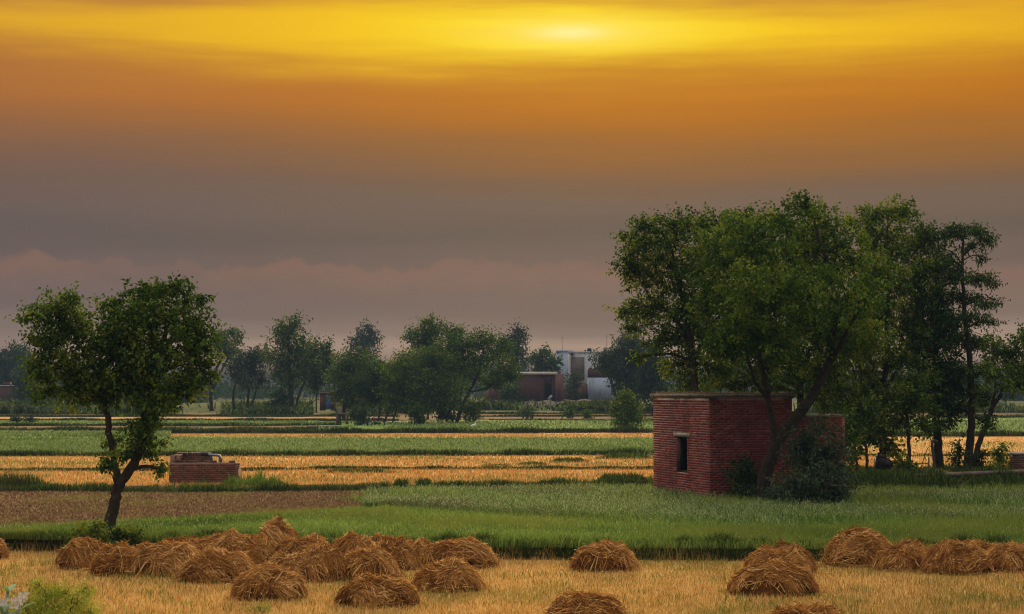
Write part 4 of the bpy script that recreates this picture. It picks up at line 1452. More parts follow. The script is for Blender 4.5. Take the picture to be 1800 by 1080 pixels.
# ------------------------------------------------------------------ things on the raised bank
dE = DB - 1.2
e0 = P(1550, 826, dE)
eng = thing('pump_engine', 'dark old pump engine block standing under the trees right of the hut', 'engine', (e0[0], e0[1], e0[2] - .12))
mb = MB()
a, b, c = e0
mb.box((a, b, c + .22), (.22, .03, 0), (-.02, .20, 0), (0, 0, .20))
mb.box((a - .02, b, c + .46), (.15, .02, 0), (-.02, .16, 0), (0, 0, .06))
mb.tube([(a - .10, b - .05, c + .5), (a - .10, b - .05, c + .62)], .05, 10)
mb.build('block', M['iron'], eng)
mb = MB()
mb.tube([(a + .16, b - .20, c + .2), (a + .16, b - .27, c + .2)], .19, 20)
mb.tube([(a + .16, b - .265, c + .2), (a + .16, b - .31, c + .2)], .06, 12)
mb.build('flywheel', M['iron'], eng)
mb = MB()
for i in (-1, 1):
    mb.box((a + i * .18, b, c - .06), (.03, 0, 0), (0, .24, 0), (0, 0, .08))
mb.build('stand', M['wood'], eng)

dpq = DB - .9
bp = thing('bent_pipe', 'rusty upright pipe with a bent top beside the dark trunk', 'pipe', P(1642, 828, dpq))
mb = MB()
pts = smooth_line(np.array([P(1642.5, 830, dpq), P(1641, 805, dpq), P(1638.5, 785, dpq), P(1639.5, 777, dpq), P(1643, 775, dpq), P(1648, 777, dpq)]), 5)
mb.tube(pts, .05, 9)
mb.build('pipe', M['pipe_rust'], bp, smooth=True)
mb = MB()
mb.tube(smooth_line(np.array([P(1638, 785, dpq), P(1631, 788, dpq), P(1625, 803, dpq), P(1618, 824, dpq)]), 5), .014, 6)
mb.build('hose', M['rubber'], bp)
bar = thing('crossbar', 'thin horizontal rail on short posts left of the bent pipe', 'rail', P(1632, 830, dpq + .4))
mb = MB()
mb.tube([P(1566, 815.5, dpq + .4), P(1600, 815, dpq + .4), P(1633, 815.5, dpq + .4)], .018, 6)
mb.build('rail', M['wood'], bar)
for q in (1632.5, 1566):
    mb = MB()
    mb.tube([P(q, 832, dpq + .4), P(q, 804 if q > 1600 else 813, dpq + .4)], .024, 6)
    mb.build('post', M['wood'], bar)
dt = 60.5
tr0 = P(1690, 834, dt)
tro = thing('water_channel', 'long grey concrete water trough lying along the bank at the right edge', 'water trough', (tr0[0], tr0[1], tr0[2] - .1))
mb = MB()
for i in range(8):
    x0, x1 = 1586 + i * 34, 1586 + (i + 1) * 34 - .6
    A = P(x0, np.interp(x0, [1586, 1800], [838, 829]), dt)
    B = P(x1, np.interp(x1, [1586, 1800], [838, 829]), dt)
    for dy, hh_ in ((-.15, .065), (.15, .065), (0, .02)):
        m_ = MB() if False else mb
        c_ = (A + B) / 2 + np.array([0, dy, hh_ - .065])
        m_.box(c_, (B - A) / 2, (0, .03 if dy else .118, 0), (0, 0, hh_))
mb.build('channel', M['wood'], tro)
for q in (1600, 1680, 1760, 1840):
    mb = MB()
    A = P(q, np.interp(q, [1586, 1800], [838, 829]), dt)
    mb.box(A + np.array([0, 0, -.135]), (.09, 0, 0), (0, .12, 0), (0, 0, .068))
    mb.build('support', M['slab'], tro)
bx = P(1800, 822, 63)
box_ = thing('brick_box', 'small brick-sided well box with a pale lid at the right edge', 'well box', (bx[0], bx[1], bx[2] - .1))
mb = MB()
mb.box(bx + np.array([0, .3, .17]), (.33, 0, 0), (0, .3, 0), (0, 0, .27))
mb.build('core', M['mortar_old'], box_)
st = MB()
brick_face(box_, bx + np.array([-.33, 0, -.08]), X_, -Y_, .66, .50, M['brick_old'], pr, parts=60, stuff=st)
brick_face(box_, bx + np.array([-.33, .6, -.08]), -Y_, -X_, .6, .50, M['brick_old'], pr, parts=60)
mb = MB()
mb.box(bx + np.array([0, .3, .475]), (.38, 0, 0), (0, .36, 0), (0, 0, .034))
mb.build('lid', M['lintel'], box_)

# ------------------------------------------------------------------ village buildings
mb = MB()
xs = np.linspace(-14, 24, 60)
ys = np.linspace(262, 360, 40)
gx, gy = np.meshgrid(xs, ys)
bump = np.clip((gy - 264) / 14, 0, 1)
bump = bump * bump * (3 - 2 * bump) * np.clip((gx + 14) / 9, 0, 1) * np.clip((24 - gx) / 7, 0, 1) * np.clip((360 - gy) / 30, 0, 1)
rngm = np.random.default_rng(2)
zz = gz(gy) - .1 + bump * (.62 + .22 * np.sin(gx * .9) * np.sin(gy * .35) + .10 * np.sin(gx * 2.3 + 1))
zz += np.where((gy > 268) & (gy < 280), .42 * np.exp(-((gx - 10.5) / 2.2) ** 2) + .35 * np.exp(-((gx - 14.8) / 1.8) ** 2), 0) * bump
k = len(xs)
mb.add(np.stack([gx, gy, zz], -1).reshape(-1, 3), quads=[(j * k + i, j * k + i + 1, (j + 1) * k + i + 1, (j + 1) * k + i) for j in range(len(ys) - 1) for i in range(k - 1)])
structure(mb.build('earth_mound', M['mound'], smooth=True))


def wx(px, d):
    return (px - 900) / F * d / CP


def wz(py, d):
    return float(P(900, py, d)[2])


def block(mb, x0, x1, top, bot, d, dep, tint=.5):
    mb.abox(wx(x0, d), wx(x1, d), d, d + dep, wz(bot, d), wz(top, d), tint)


d = 288
bh = thing('brick_house', 'distant single-storey dark brick house with pale flat roof and open doorway', 'house', (wx(945, d), d, wz(705, d)))
mb = MB()
for q in ((905, 957, 659, 708), (969.5, 975, 659, 708), (957, 969.5, 659, 675.5)):
    block(mb, *q, d, .3)
mb.abox(wx(905, d), wx(905, d) + .3, d + .302, d + 5, wz(708, d), wz(659, d))
mb.abox(wx(905, d) + .302, wx(975, d), d + 4.7, d + 5, wz(708, d), wz(659, d))
mb.build('wall', M['brick_far'], bh)
mb = MB()
mb.abox(wx(975, d) + .004, wx(990.5, d), d - .35, d + 5, wz(708, d), wz(657.5, d), .9)
mb.build('side_wall', M['brick_far'], bh)['label'] = 'lighter brick end wall'
mb = MB()
mb.abox(wx(903, d), wx(979.5, d), d - .4, d + 5.2, wz(658.8, d), wz(654.0, d))
mb.build('roof', M['tin'], bh)
mb = MB()
mb.box((wx(966.5, d), d - .25, wz(699, d)), (.32, 0, .3), (0, .2, 0), (-.12, 0, .14))
mb.box((wx(962, d), d - .5, wz(704.5, d)), (.5, 0, 0), (0, .3, 0), (0, 0, .05))
tag(mb.build('sack', M['white']), 'pale sacks lying at the doorway of the distant brick house', 'sack')

rw = thing('ruined_wall', 'broken brick wall fragment left of the distant brick house', 'brick wall', (wx(868, 292), 292, wz(706, 292)))
mb = MB()
for x0, x1, tp in ((852, 860, 688), (860, 869, 682), (869, 877, 678), (877, 884, 684)):
    block(mb, x0, x1 - .03, tp, 708, 292, .4, rng.uniform(.4, 1))
mb.build('wall', M['brick_far'], rw)
rw = thing('ruined_wall', 'low reddish brick yard wall between the brick house and the stained white wall', 'brick wall', (wx(1012, 300), 300, wz(706, 300)))
mb = MB()
for x0, x1, tp in ((991, 1003, 682), (1003, 1014, 679), (1014, 1033, 676)):
    block(mb, x0, x1 - .03, tp, 708, 300, .35, rng.uniform(.2, .9))
mb.build('wall', M['brick_far'], rw)

d = 345
wh = thing('white_house', 'two-storey white plastered house with roof tanks rising behind the bushes', 'house', (wx(1025, d), d, 1.4))
mb = MB()
block(mb, 1000.5, 1060, 622, 712, d, 8)
block(mb, 999.5, 1060, 618, 621.6, d - .1, .3)
mb.build('wall', M['white'], wh)
mb = MB()
block(mb, 1003, 1027, 628, 668, d - .18, .15)
mb.build('panel', M['mound'], wh)
bl = thing('blue_house', 'bluish plastered block with flat parapet left of the white house', 'house', (wx(992, d), d + 9, 1.4))
mb = MB()
block(mb, 978, 1007, 619, 714, d + 9, 6)
block(mb, 977.5, 1007.6, 616, 618.8, d + 8.8, 6.4)
mb.build('wall', M['blueplaster'], bl)
for x0, x1, y0, y1, lab in ((1032, 1040, 612, 619.5, 'dark water tank on the right end of the white house roof'), (1003, 1008, 619.5, 624, 'small dark tank at the left end of the white house roof')):
    dd = d + .4 if x0 > 1010 else d - .8
    tk = thing('water_tank', lab, 'water tank', (wx((x0 + x1) / 2, dd), dd + .4, wz(y1, dd)))
    mb = MB()
    rr = (wx(x1, dd) - wx(x0, dd)) / 2
    zc0, zc1 = wz(y1, dd), wz(y0, dd)
    cxx = (wx(x0, dd) + wx(x1, dd)) / 2
    mb.tube([(cxx, dd + .4, zc0), (cxx, dd + .4, zc0 + (zc1 - zc0) * .8), (cxx, dd + .4, zc0 + (zc1 - zc0) * .92), (cxx, dd + .4, zc1)], [rr, rr, rr * .7, rr * .35], 14)
    mb.build('barrel', M['black'], tk, smooth=False)
    mb = MB()
    mb.abox(cxx - rr * .9, cxx + rr * .9, dd + .1, dd + .7, zc0 - .14, zc0 - .004)
    mb.build('stand', M['slab'], tk)
for q, y0, y1, dd, lab in ((988, 590, 617, d + 9.5, 'thin mast on the roof of the bluish block'), (1066.5, 588, 640, d + 6, 'thin mast rising behind the tree right of the white house')):
    mb = MB()
    mb.tube([(wx(q, dd), dd, wz(y1, dd)), (wx(q, dd), dd, wz(y0, dd))], [.05, .03], 6)
    for e in (0.35, .55):
        mb.tube([(wx(q, dd) - .22, dd, wz(y0, dd) - e), (wx(q, dd) + .22, dd, wz(y0, dd) - e)], .012, 4)
    tag(mb.build('mast', M['iron']), lab, 'mast')

d = 296
ww = thing('whitewashed_shed', 'stained bluish-white wall under a dark scalloped brick parapet, right of the village', 'shed', (wx(1058, d), d, wz(706, d)))
mb = MB()
block(mb, 1034.5, 1082, 664, 708, d, 4)
mb.build('wall', M['whitewash'], ww)
mb = MB()
block(mb, 1034, 1082, 650, 663.7, d - .02, 3.9, .1)
for i in range(3):
    xx = wx(1038 + i * 8, d)
    mb.tube([(xx, d - .01, wz(650, d)), (xx, d + .5, wz(650, d))], .36, 12, tint=.15)
mb.build('parapet', M['brick_far'], ww)

d = 330
tw = thing('brick_tower', 'hazy brick building with a small rooftop block at the left edge', 'house', (wx(0, d), d, 1.4))
mb = MB()
block(mb, -40, 22, 679, 722, d, 7, .5)
mb.build('wall', M['brick_far'], tw)
mb = MB()
block(mb, -40.5, 22.6, 677.6, 678.9, d - .15, 7.3)
mb.build('roof', M['tin'], tw)
mb = MB()
block(mb, 7, 17, 672, 677.5, d + .4, 2)
mb.build('rooftop_block', M['brick_far'], tw)

d = 238
bs = thing('brick_shed', 'small brick shed with a bright blue door in the shade of the far trees', 'shed', (wx(572, d), d, float(gz(d))))
mb = MB()
for q in ((563, 573, 692, 722), (582, 592, 692, 722), (573, 582, 692, 695)):
    block(mb, *q, d, .3, .3)
mb.build('wall', M['brick_far'], bs)
mb = MB()
block(mb, 573.2, 581.8, 695.1, 720, d + .06, .08)
mb.build('door', M['blue'], bs)
mb = MB()
block(mb, 562, 593.5, 690, 691.9, d - .2, 3)
mb.build('roof', M['slab'], bs)

d = 190
sh = thing('shelter', 'small flat-roofed open shelter on thin posts beside the field trees', 'shelter', (wx(602, d), d, 0))
mb = MB()
mb.abox(wx(592, d), wx(611.5, d), d - .8, d + .8, wz(728.6, d), wz(726.3, d))
mb.build('roof', M['wood'], sh)
for q, yy in ((593.5, -.7), (610.5, -.7), (593.5, .7), (610.5, .7)):
    mb = MB()
    mb.tube([(wx(q, d), d + yy, -.05), (wx(q, d), d + yy, wz(728.7, d))], .085, 6)
    mb.build('post', M['wood'], sh)
mb = MB()
mb.box((wx(597, d), d + .2, 1.0), (.22, 0, 0), (0, .2, 0), (.06, 0, .95))
mb.build('panel', M['wood'], sh)

d = 171
lw = thing('brick_platform', 'low dark brick platform at the field edge left of the far trees', 'platform', (wx(568, d), d, 0))
mb = MB()
block(mb, 541, 597, 751, 757, d, 2, .2)
mb.build('base', M['brick_far'], lw)
mb = MB()
block(mb, 540, 598, 749.6, 750.9, d - .06, 2.2, .2)
mb.build('top', M['slab'], lw)

# motorcycle in the shade
d = 180
mo = thing('motorcycle', 'dark motorcycle parked in the shade under the far field trees', 'motorcycle', (wx(661, d), d, 0.0))
mx0 = wx(661, d)


def wheel(x):
    mb = MB()
    ang = np.linspace(0, 2 * math.pi, 25)
    ring = np.stack([x + .27 * np.cos(ang), np.full(25, d), .30 + .27 * np.sin(ang)], -1)
    mb.tube(ring, .045, 6, cap=False)
    wv = mb.build('wheel', M['rubber'], mo)
    mb = MB()
    for k in range(4):
        a_ = k * math.pi / 4
        mb.tube([(x - .24 * math.cos(a_), d, .30 - .24 * math.sin(a_)), (x + .24 * math.cos(a_), d, .30 + .24 * math.sin(a_))], .010, 4)
    mb.tube([(x, d - .06, .30), (x, d + .06, .30)], .05, 8)
    mb.build('rim', M['chrome'], wv)


wheel(mx0 - .60)
wheel(mx0 + .62)
mb = MB()
mb.tube(smooth_line(np.array([(mx0 + .62, d, .32), (mx0 + .1, d, .40), (mx0 - .25, d, .62), (mx0 - .38, d, .82)]), 4), .045, 6)
mb.box((mx0, d, .38), (.17, 0, 0), (0, .11, 0), (0, 0, .15))
mb.build('frame', M['iron'], mo)
mb = MB()
mb.tube([(mx0 - .34, d, .80), (mx0 - .22, d, .83), (mx0, d, .80), (mx0 + .08, d, .76)], [.05, .13, .12, .06], 8)
mb.build('fuel_tank', M['redpaint'], mo)
mb = MB()
mb.tube([(mx0 + .06, d, .77), (mx0 + .2, d, .79), (mx0 + .6, d, .82), (mx0 + .7, d, .80)], [.05, .1, .1, .05], 8)
mb.build('seat', M['black'], mo)
mb = MB()
mb.tube([(mx0 - .60, d, .30), (mx0 - .45, d, .72), (mx0 - .38, d, .98)], .03, 6)
mb.tube([(mx0 - .30, d - .36, 1.02), (mx0 - .38, d - .1, 1.0), (mx0 - .38, d + .1, 1.0), (mx0 - .30, d + .36, 1.02)], .018, 6)
mb.build('handlebar', M['chrome'], mo)
mb = MB()
mb.tube([(mx0 - .42, d, .86), (mx0 - .50, d, .86), (mx0 - .56, d, .86)], [.05, .09, .09], 12)
mb.build('headlight', M['chrome'], mo)


# ------------------------------------------------------------------ trees and bushes further off
def far_tree(label, cx, top, w, cbot, base, d, leaf, seed, nc=9, cover=2.3, ls=1.0, lean=0, bare=0.0, name='tree', cat='tree', stems=None, group=None, tb=.5, spray=.12, clumps=None):
    r = np.random.default_rng(seed)
    if base > 713 and d < 300:
        d = float(G(cx, base)[1])
    sc = d / F
    L = (.0024 * d) * ls * .62
    L = max(L, .2)
    cy = (top + cbot) / 2
    ry = (cbot - top) / 2
    if clumps is None:
        clumps = []
        for i in range(nc):
            a = 2 * math.pi * i / nc + r.uniform(-.4, .4)
            q = r.uniform(.42, .66) if i else 0
            cw = w * r.uniform(.17, .27)
            clumps.append((cx + math.cos(a) * q * w * .5 * 1.15, cy + math.sin(a) * q * ry * 1.15, cw, max(ry * r.uniform(.26, .42), 3), r.uniform(-.3, .3) * w * sc))
        clumps.append((cx, cy, w * .26, ry * .5, 0))
    if stems is None:
        r0 = max(.012 * (base - top) * sc, .05)
        zx = cx + lean
        stems = [[(zx, base + 3, r0), (zx + r.uniform(-2, 2), (base + cbot) / 2, r0 * .8), (cx + r.uniform(-3, 3), cbot - ry * .3, r0 * .65), (cx + r.uniform(-4, 4), cy - ry * .3, r0 * .35), (cx, top + ry * .4, r0 * .12)]]
    bush = name == 'bush'
    return tree(label, d, stems, clumps, leaf, (L, L * .55), seed, name=name, cat=cat, cover=cover, twig=10, limbs=3 if not bush else 1,
                parts=('stem', 'foliage') if bush else ('trunk', 'crown'), tb=tb, spray=spray, limb_r=max(.0011 * d * .12, .02), group=group, spread=.42)


FT = [
    # label, cx, top, w, crown bottom, base, d, leaf, extra
    ('sparse curved-trunk tree just right of the lone tree crown', 398, 572, 68, 640, 722, 280, 'leafA', dict(cover=1.5, stems=[[(372, 724, .28), (371, 690, .25), (378, 655, .2), (394, 620, .14), (400, 590, .06)], [(372, 690, .15), (395, 640, .12), (412, 610, .06)]])),
    ('small round light green tree on thin stems left of the tallest far tree', 442, 604, 84, 690, 727, 272, 'leafD', dict(cover=2.0, stems=[[(434, 729, .2), (436, 700, .16), (440, 660, .1), (444, 630, .04)], [(436, 727, .16), (448, 695, .12), (456, 660, .06)], [(412, 722, .2), (410, 695, .16), (418, 660, .08)]])),
    ('tall see-through tree, the tallest left of the far row', 510, 548, 84, 690, 728, 268, 'leafA', dict(cover=1.35, nc=12, stems=[[(514, 730, .36), (512, 700, .32), (510, 660, .26), (508, 620, .18), (506, 580, .08)], [(511, 670, .2), (528, 630, .14), (536, 590, .06)], [(521, 728, .2), (524, 700, .16), (545, 650, .1)]])),
    ('rounded green tree leaning against the right side of the tallest far tree', 556, 592, 62, 690, 726, 274, 'leafA', dict(cover=2.2, nc=10)),
    ('broad spreading tree in the middle of the far row, behind the shelter', 630, 616, 106, 724, 738, 224, 'leafA', dict(cover=2.4, nc=12, tb=.55, stems=[[(603, 741, .22), (606, 710, .18), (615, 670, .12), (620, 640, .05)], [(640, 742, .22), (642, 710, .18), (640, 670, .1)]])),
    ('dark flat-layered tree over the parked motorcycle', 668, 638, 84, 712, 744, 186, 'leafC', dict(cover=2.5, nc=11, stems=[[(662, 748, .12), (668, 725, .10), (672, 690, .08), (670, 660, .04)], [(674, 746, .12), (684, 720, .10), (690, 690, .06)], [(690, 744, .1), (698, 715, .08), (702, 690, .05)]])),
    ('bluish feathery tree standing highest far behind the row', 640, 566, 54, 625, 716, 420, 'leafD', dict(cover=2.2, clumps=[(648, 580, 13, 14, 0), (640, 600, 22, 12, 0), (655, 596, 12, 14, 0), (622, 604, 12, 9, 0), (640, 618, 26, 12, 0), (632, 585, 8, 8, 0)])),
    ('round-headed tree rising above the middle of the far row', 752, 556, 78, 630, 738, 262, 'leafA', dict(cover=1.8, nc=10)),
    ('small-topped tree just right of the round-headed one', 798, 566, 40, 620, 738, 262, 'leafA', dict(cover=1.9, nc=6)),
    ('yellowish green bushy tree in the centre of the far row', 744, 604, 128, 740, 745, 200, 'leafA', dict(cover=2.5, nc=14, tb=.56)),
    ('large dark tree leaning right on a slanting trunk in the far row', 838, 584, 140, 690, 744, 196, 'leafA', dict(cover=2.4, tb=.42, stems=[[(802, 746, .22), (810, 720, .2), (824, 690, .18), (842, 655, .15), (850, 620, .1), (848, 595, .04)], [(824, 690, .13), (860, 680, .1), (890, 655, .06)]],
        clumps=[(800, 606, 32, 20), (845, 600, 40, 20), (880, 612, 24, 22), (790, 640, 36, 24), (840, 632, 44, 22), (885, 650, 28, 24), (820, 660, 30, 18), (868, 672, 28, 14), (900, 660, 14, 12), (770, 665, 26, 24)])),
    ('slender pale-speckled tree between the leaning tree and the village', 906, 567, 50, 660, 720, 318, 'leafD', dict(cover=1.5, nc=9)),
    ('bushy green tree behind the brick house roof', 952, 606, 44, 668, 716, 322, 'leafA', dict(cover=2.4, nc=8)),
    ('rounded green tree between the brick house and the bluish block', 972, 622, 34, 675, 714, 320, 'leafA', dict(cover=2.4, nc=8)),
    ('slim-trunked tree right of the stained white wall', 1108, 584, 92, 700, 726, 236, 'leafD', dict(cover=2.3, nc=13, stems=[[(1086, 728, .13), (1085, 705, .12), (1078, 680, .10), (1070, 655, .08), (1062, 635, .05)], [(1122, 730, .25), (1120, 700, .2), (1112, 650, .1)]])),
    ('wispy low branch tree in front of the white house', 1062, 612, 44, 660, 728, 238, 'leafD', dict(cover=1.6, nc=6, stems=[[(1084, 730, .11), (1082, 700, .1), (1072, 668, .08), (1062, 645, .04)]])),
    ('dark bluish tree behind the left end of the brick hut', 1148, 600, 60, 722, 732, 260, 'leafC', dict(cover=2.5, nc=10)),
    ('hazy bluish tree above the far brick building at the left edge', 22, 606, 84, 712, 722, 400, 'leafC', dict(cover=2.4, nc=11)),
    ('hazy tree right of the far brick building, behind the lone tree', 48, 640, 62, 716, 722, 318, 'leafD', dict(cover=2.4, nc=9)),
    ('small hazy tree seen below the left crown of the lone tree', 92, 680, 60, 724, 724, 300, 'leafD', dict(cover=2.3, nc=8)),
    ('hazy tree behind the forked stems of the lone tree', 236, 660, 90, 720, 722, 330, 'leafD', dict(cover=2.3, nc=9)),
    ('hazy rounded tree right behind the lone tree', 330, 668, 76, 720, 722, 340, 'leafD', dict(cover=2.3, nc=9)),
    ('far hazy tree at the right edge behind the forked tree', 1792, 650, 90, 712, 718, 420, 'leafD', dict(cover=2.4, nc=9)),
    ('far tree glimpsed between the right-hand trunks', 1668, 640, 70, 726, 730, 300, 'leafC', dict(cover=2.4, nc=9)),
]
for i, q in enumerate(FT):
    far_tree(*q[:8], 200 + i, **q[8])

FB = [
    ('round dark bush under the tallest far tree', 494, 684, 40, 728, 728, 250, 'leafC', {}),
    ('bush at the foot of the leaning far tree', 832, 700, 50, 744, 744, 192, 'leafA', {}),
    ('low bush left of the bush under the leaning far tree', 785, 706, 46, 746, 745, 194, 'leafC', {}),
    ('dark bush under the centre of the far row', 735, 712, 40, 748, 748, 188, 'leafC', {}),
    ('bush left of the parked motorcycle', 634, 712, 42, 750, 749, 184, 'leafC', {}),
    ('dark blue-green bush hiding the left corner of the brick house', 898, 674, 46, 714, 714, 272, 'leafC', {}),
    ('tall yard bush in front of the white house', 1012, 650, 32, 702, 705, 296, 'leafD', {}),
    ('light green upright bush standing in the green field left of the hut', 1100, 682, 54, 758, 758, 168, 'leafB', dict(clumps=[(1098, 695, 12, 14, 0), (1108, 705, 16, 16, 0), (1090, 718, 16, 18, 0), (1104, 730, 24, 16, 0), (1098, 746, 24, 12, 0), (1122, 738, 10, 10, 0), (1118, 715, 10, 10, 0)])),
    ('small round bush in the strips, nearer the green-field bush', 1032, 721, 18, 736, 736, 214, 'leafA', {}),
    ('small round bush in the strips below the brick yard wall', 1002, 714, 18, 737, 736, 214, 'leafA', {}),
    ('thin see-through bush in the strips below the brick house', 926, 714, 28, 738, 738, 208, 'leafD', dict(cover=1.0)),
    ('tiny bush on the pale strip at the far left', 55, 733, 14, 744, 744, 206, 'leafC', {}),
    ('tiny thin bush left of the other tiny bush at the far left', 28, 732, 14, 744, 744, 206, 'leafD', dict(cover=1.2)),
    ('bush below the far building at the left edge', 52, 704, 40, 726, 726, 262, 'leafC', {}),
]
for i, q in enumerate(FB):
    far_tree(*q[:8], 300 + i, name='bush', cat='bush', nc=6, **q[8])

# far woods, one mass
r = np.random.default_rng(77)
mb = MB()
n = 30000
yy = r.uniform(470, 760, n)
xx = r.uniform(-.42, .42, n) * yy
env = 8.5 + 2.8 * np.sin(xx * .031 + 1) + 1.8 * np.sin(xx * .083 + yy * .02) + 1.2 * np.sin(xx * .21 + 2)
gap = (np.sin(xx * .05 + yy * .013) > -.85)
xx, yy, env = xx[gap], yy[gap], env[gap]
z = 1.2 + env * r.uniform(0, 1, len(xx)) ** .8 * (1 + .15 * np.sin(xx * .9))
c = np.stack([xx, yy, z], -1)
dd = unit(r.normal(0, 1, (len(xx), 3)))
leaf_quads(mb, c, dd, r.uniform(.9, 1.8, len(xx)), r.uniform(.6, 1.1, len(xx)), r, np.clip(r.normal(.5, .2, len(xx)), 0, 1))
mb.build('distant_woods', M['leafC'], kind='stuff')
# undergrowth below the far row
mb = MB()
n = 90000
px = r.uniform(-250, 2050, n)
px = px[np.abs(px - 572) > 22]
n = len(px)
p = G(px, np.interp(px, [-250, 350, 600, 850, 1160, 2050], [724, 725, 728, 716, 722, 722]) + 4 - r.uniform(0, 1, n) ** 1.6 * np.where(px < 850, 17, 8))
keep = (np.sin(px * .031) + np.sin(px * .0117 + 1) + r.normal(0, .6, n)) > -.3
p = p[keep]
hh = r.uniform(.3, 1.3, len(p)) * (1 + .5 * np.sin(p[:, 0] * .35) * np.sin(p[:, 1] * .21))
lush = r.uniform(0, 1, len(p)) < .55
blades(mb, p[~lush], hh[~lush], r.uniform(.15, .45, (~lush).sum()), r, .5, segs=2)
mb.build('undergrowth', M['weed'], kind='stuff')
mb = MB()
blades(mb, p[lush], hh[lush] * .75, r.uniform(.15, .45, lush.sum()), r, .5, segs=2)
mb.build('undergrowth', M['crop_tall'], kind='stuff')

# ------------------------------------------------------------------ near plants, bottom left
d = 12.0
mk = thing('milkweed_plant', 'blurred broad-leaved plant with pinkish white flower clusters in the bottom left corner', 'plant', (wx(12, d), d, 0))
ms = MB()
stemtops = [(14, 1040, 0), (34, 1052, .1), (-14, 1056, -.1), (4, 1075, -.15)]
rk = np.random.default_rng(9)
for sx_, sy_, dd_ in stemtops:
    e = P(sx_, sy_, d + dd_)
    b = np.array([wx(10, d) + rk.normal(0, .03), d + rk.normal(0, .04), 0])
    ms.tube(smooth_line(np.array([b, b * .5 + e * .5 + rk.normal(0, .03, 3), e]), 5), [.02] * 10 + [.009], 7)
ms.build('stem', M['leafM'], mk, smooth=True)


def big_leaf(base, dirv, L, Wd):
    dirv = np.asarray(dirv, float)
    dirv /= np.linalg.norm(dirv)
    s = np.cross(dirv, (0, 0, 1.0))
    s /= np.linalg.norm(s) + 1e-6
    nrm = np.cross(s, dirv)
    V = []
    N_ = 7
    for k in range(N_ + 1):
        u = k / N_
        w_ = Wd * math.sin(math.pi * min(u * .95 + .05, 1)) ** .7 * (1 - .25 * u)
        c = np.asarray(base) + dirv * L * u - np.array([0, 0, 1]) * L * .25 * u * u
        for q in (-1, 0, 1):
            V.append(c + s * q * w_ / 2 + nrm * abs(q) * w_ * .12)
    q = [(k * 3 + j, k * 3 + j + 1, (k + 1) * 3 + j + 1, (k + 1) * 3 + j) for k in range(N_) for j in range(2)]
    mb = MB()
    mb.add(np.array(V), quads=q, tint=float(rk.uniform(.2, .9)))
    mb.build('leaf', M['leafM'], mk, smooth=True)


for sx_, sy_, dd_ in stemtops:
    top_ = P(sx_, sy_, d + dd_)
    for lvl in range(5):
        zc = top_ - np.array([0, 0, .01 + lvl * .075])
        a0 = rk.uniform(0, 3.14) + lvl * 1.57
        for kk in (0, math.pi):
            el = .9 - .22 * lvl
            big_leaf(zc, (math.cos(a0 + kk) * math.cos(el), math.sin(a0 + kk) * math.cos(el), math.sin(el)), rk.uniform(.10, .16) * (1 if lvl else .7), rk.uniform(.05, .075))
for fx, fy, dd_ in ((36, 1054, -.06), (26, 1058, -.1), (8, 1058, -.12), (42, 1048, 0), (-2, 1062, -.1), (30, 1066, -.1)):
    c = P(fx, fy, d + dd_)
    mb = MB()
    for k in range(9):
        o_ = c + rk.normal(0, .016, 3)
        for j in range(5):
            a_ = j * 2 * math.pi / 5 + k
            t_ = o_ + .014 * np.array([math.cos(a_), -.4, math.sin(a_)])
            m1_ = o_ + .010 * np.array([math.cos(a_ + .5), -.3, math.sin(a_ + .5)])
            m2_ = o_ + .010 * np.array([math.cos(a_ - .5), -.3, math.sin(a_ - .5)])
            mb.add([o_, m1_, t_, m2_], quads=[(0, 1, 2, 3)])
    mb.build('flower_cluster', M['petal'], mk)

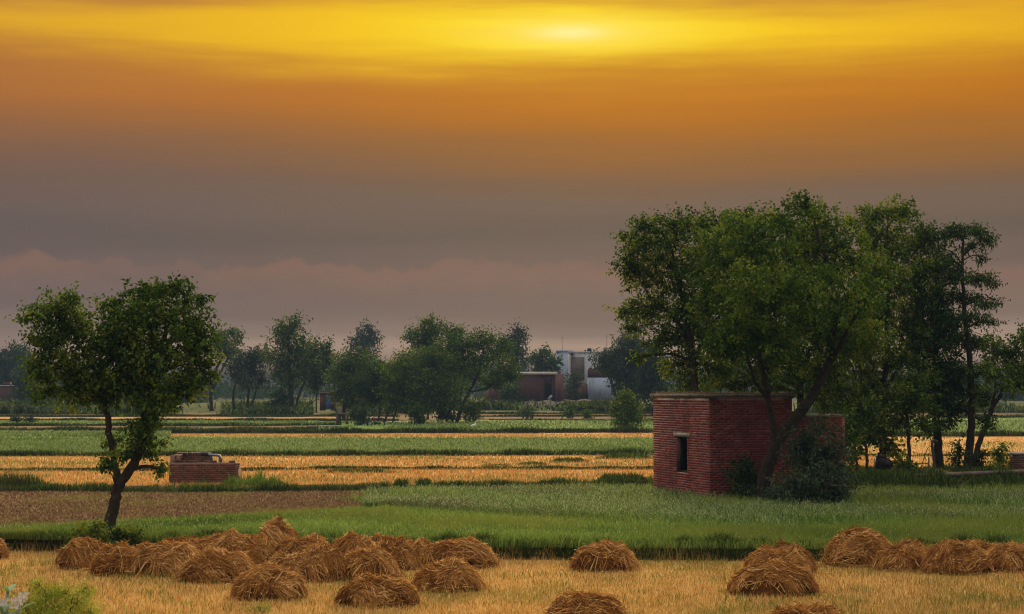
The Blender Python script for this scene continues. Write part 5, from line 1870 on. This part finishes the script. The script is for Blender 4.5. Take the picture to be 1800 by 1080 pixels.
d = 19.5
tree('feathery yellow-green shrub in front of the stubble in the bottom left corner', d, [[(90, 1250, .025), (88, 1120, .018), (84, 1070, .012), (80, 1040, .006)], [(92, 1240, .02), (118, 1110, .012), (126, 1050, .006)], [(88, 1240, .02), (56, 1110, .012), (42, 1060, .006)]],
     [(78, 1046, 26, 18, 0), (112, 1044, 26, 22, .1), (136, 1062, 20, 22, 0), (52, 1062, 24, 22, 0), (95, 1070, 48, 24, 0), (60, 1100, 46, 26, 0), (125, 1100, 40, 30, 0), (90, 1130, 60, 30, 0), (66, 1030, 14, 14, 0), (150, 1040, 14, 16, .2), (34, 1085, 26, 24, 0), (164, 1078, 18, 22, .2)],
     'leafE', (.034, .009), 51, name='shrub', cat='shrub', cover=1.5, twig=18, limbs=10, limb_r=.006, parts=('stem', 'foliage'), spray=.22, tb=.62)
tree('low yellow-green sprig growing in the stubble left of the long flat-topped heap', 28.2, [[(458, 1085, .012), (458, 1068, .006)]],
     [(452, 1068, 14, 10, 0), (468, 1074, 12, 10, 0), (442, 1080, 12, 9, 0)],
     'leafE', (.05, .014), 52, name='weed_clump', cat='weed', cover=1.0, twig=14, limbs=3, limb_r=.004, parts=('stem', 'foliage'), spray=.2)

# a white bird in the green field, small in the distance
bd = G(832, 757)
eg = thing('egret', 'small white bird standing at the edge of the far green field', 'bird', (bd[0], bd[1], .05))
mb = MB()
a, b = float(bd[0]), float(bd[1])
mb.tube(smooth_line(np.array([(a - .28, b, .40), (a - .12, b, .44), (a + .05, b, .46), (a + .16, b, .56), (a + .17, b, .72), (a + .22, b, .80), (a + .26, b, .79), (a + .36, b, .77)]), 4), np.interp(np.linspace(0, 1, 29), [0, .15, .35, .48, .6, .78, .86, 1], [.01, .08, .10, .05, .028, .035, .03, .006]), 8)
mb.build('body', M['feather'], eg, smooth=True)
for q in (-.02, .04):
    mb = MB()
    mb.tube([(a + q, b, .02), (a + q + .01, b, .22), (a + q, b, .42)], .009, 5)
    mb.build('leg', M['iron'], eg)

# ------------------------------------------------------------------ haze
mb = MB()
mb.abox(-1700, 1700, -60, 2800, -2.0, 25.0)
m, t, out = mat_new('haze_air')
pv = t.node('ShaderNodeVolumePrincipled')
pv.inputs['Color'].default_value = (.082, .130, .205, 1)
pv.inputs['Density'].default_value = HAZE_D
pv.inputs['Anisotropy'].default_value = -.25
t.l.new(pv.outputs[0], out.inputs['Volume'])
hz = mb.build('haze', m, kind='stuff')
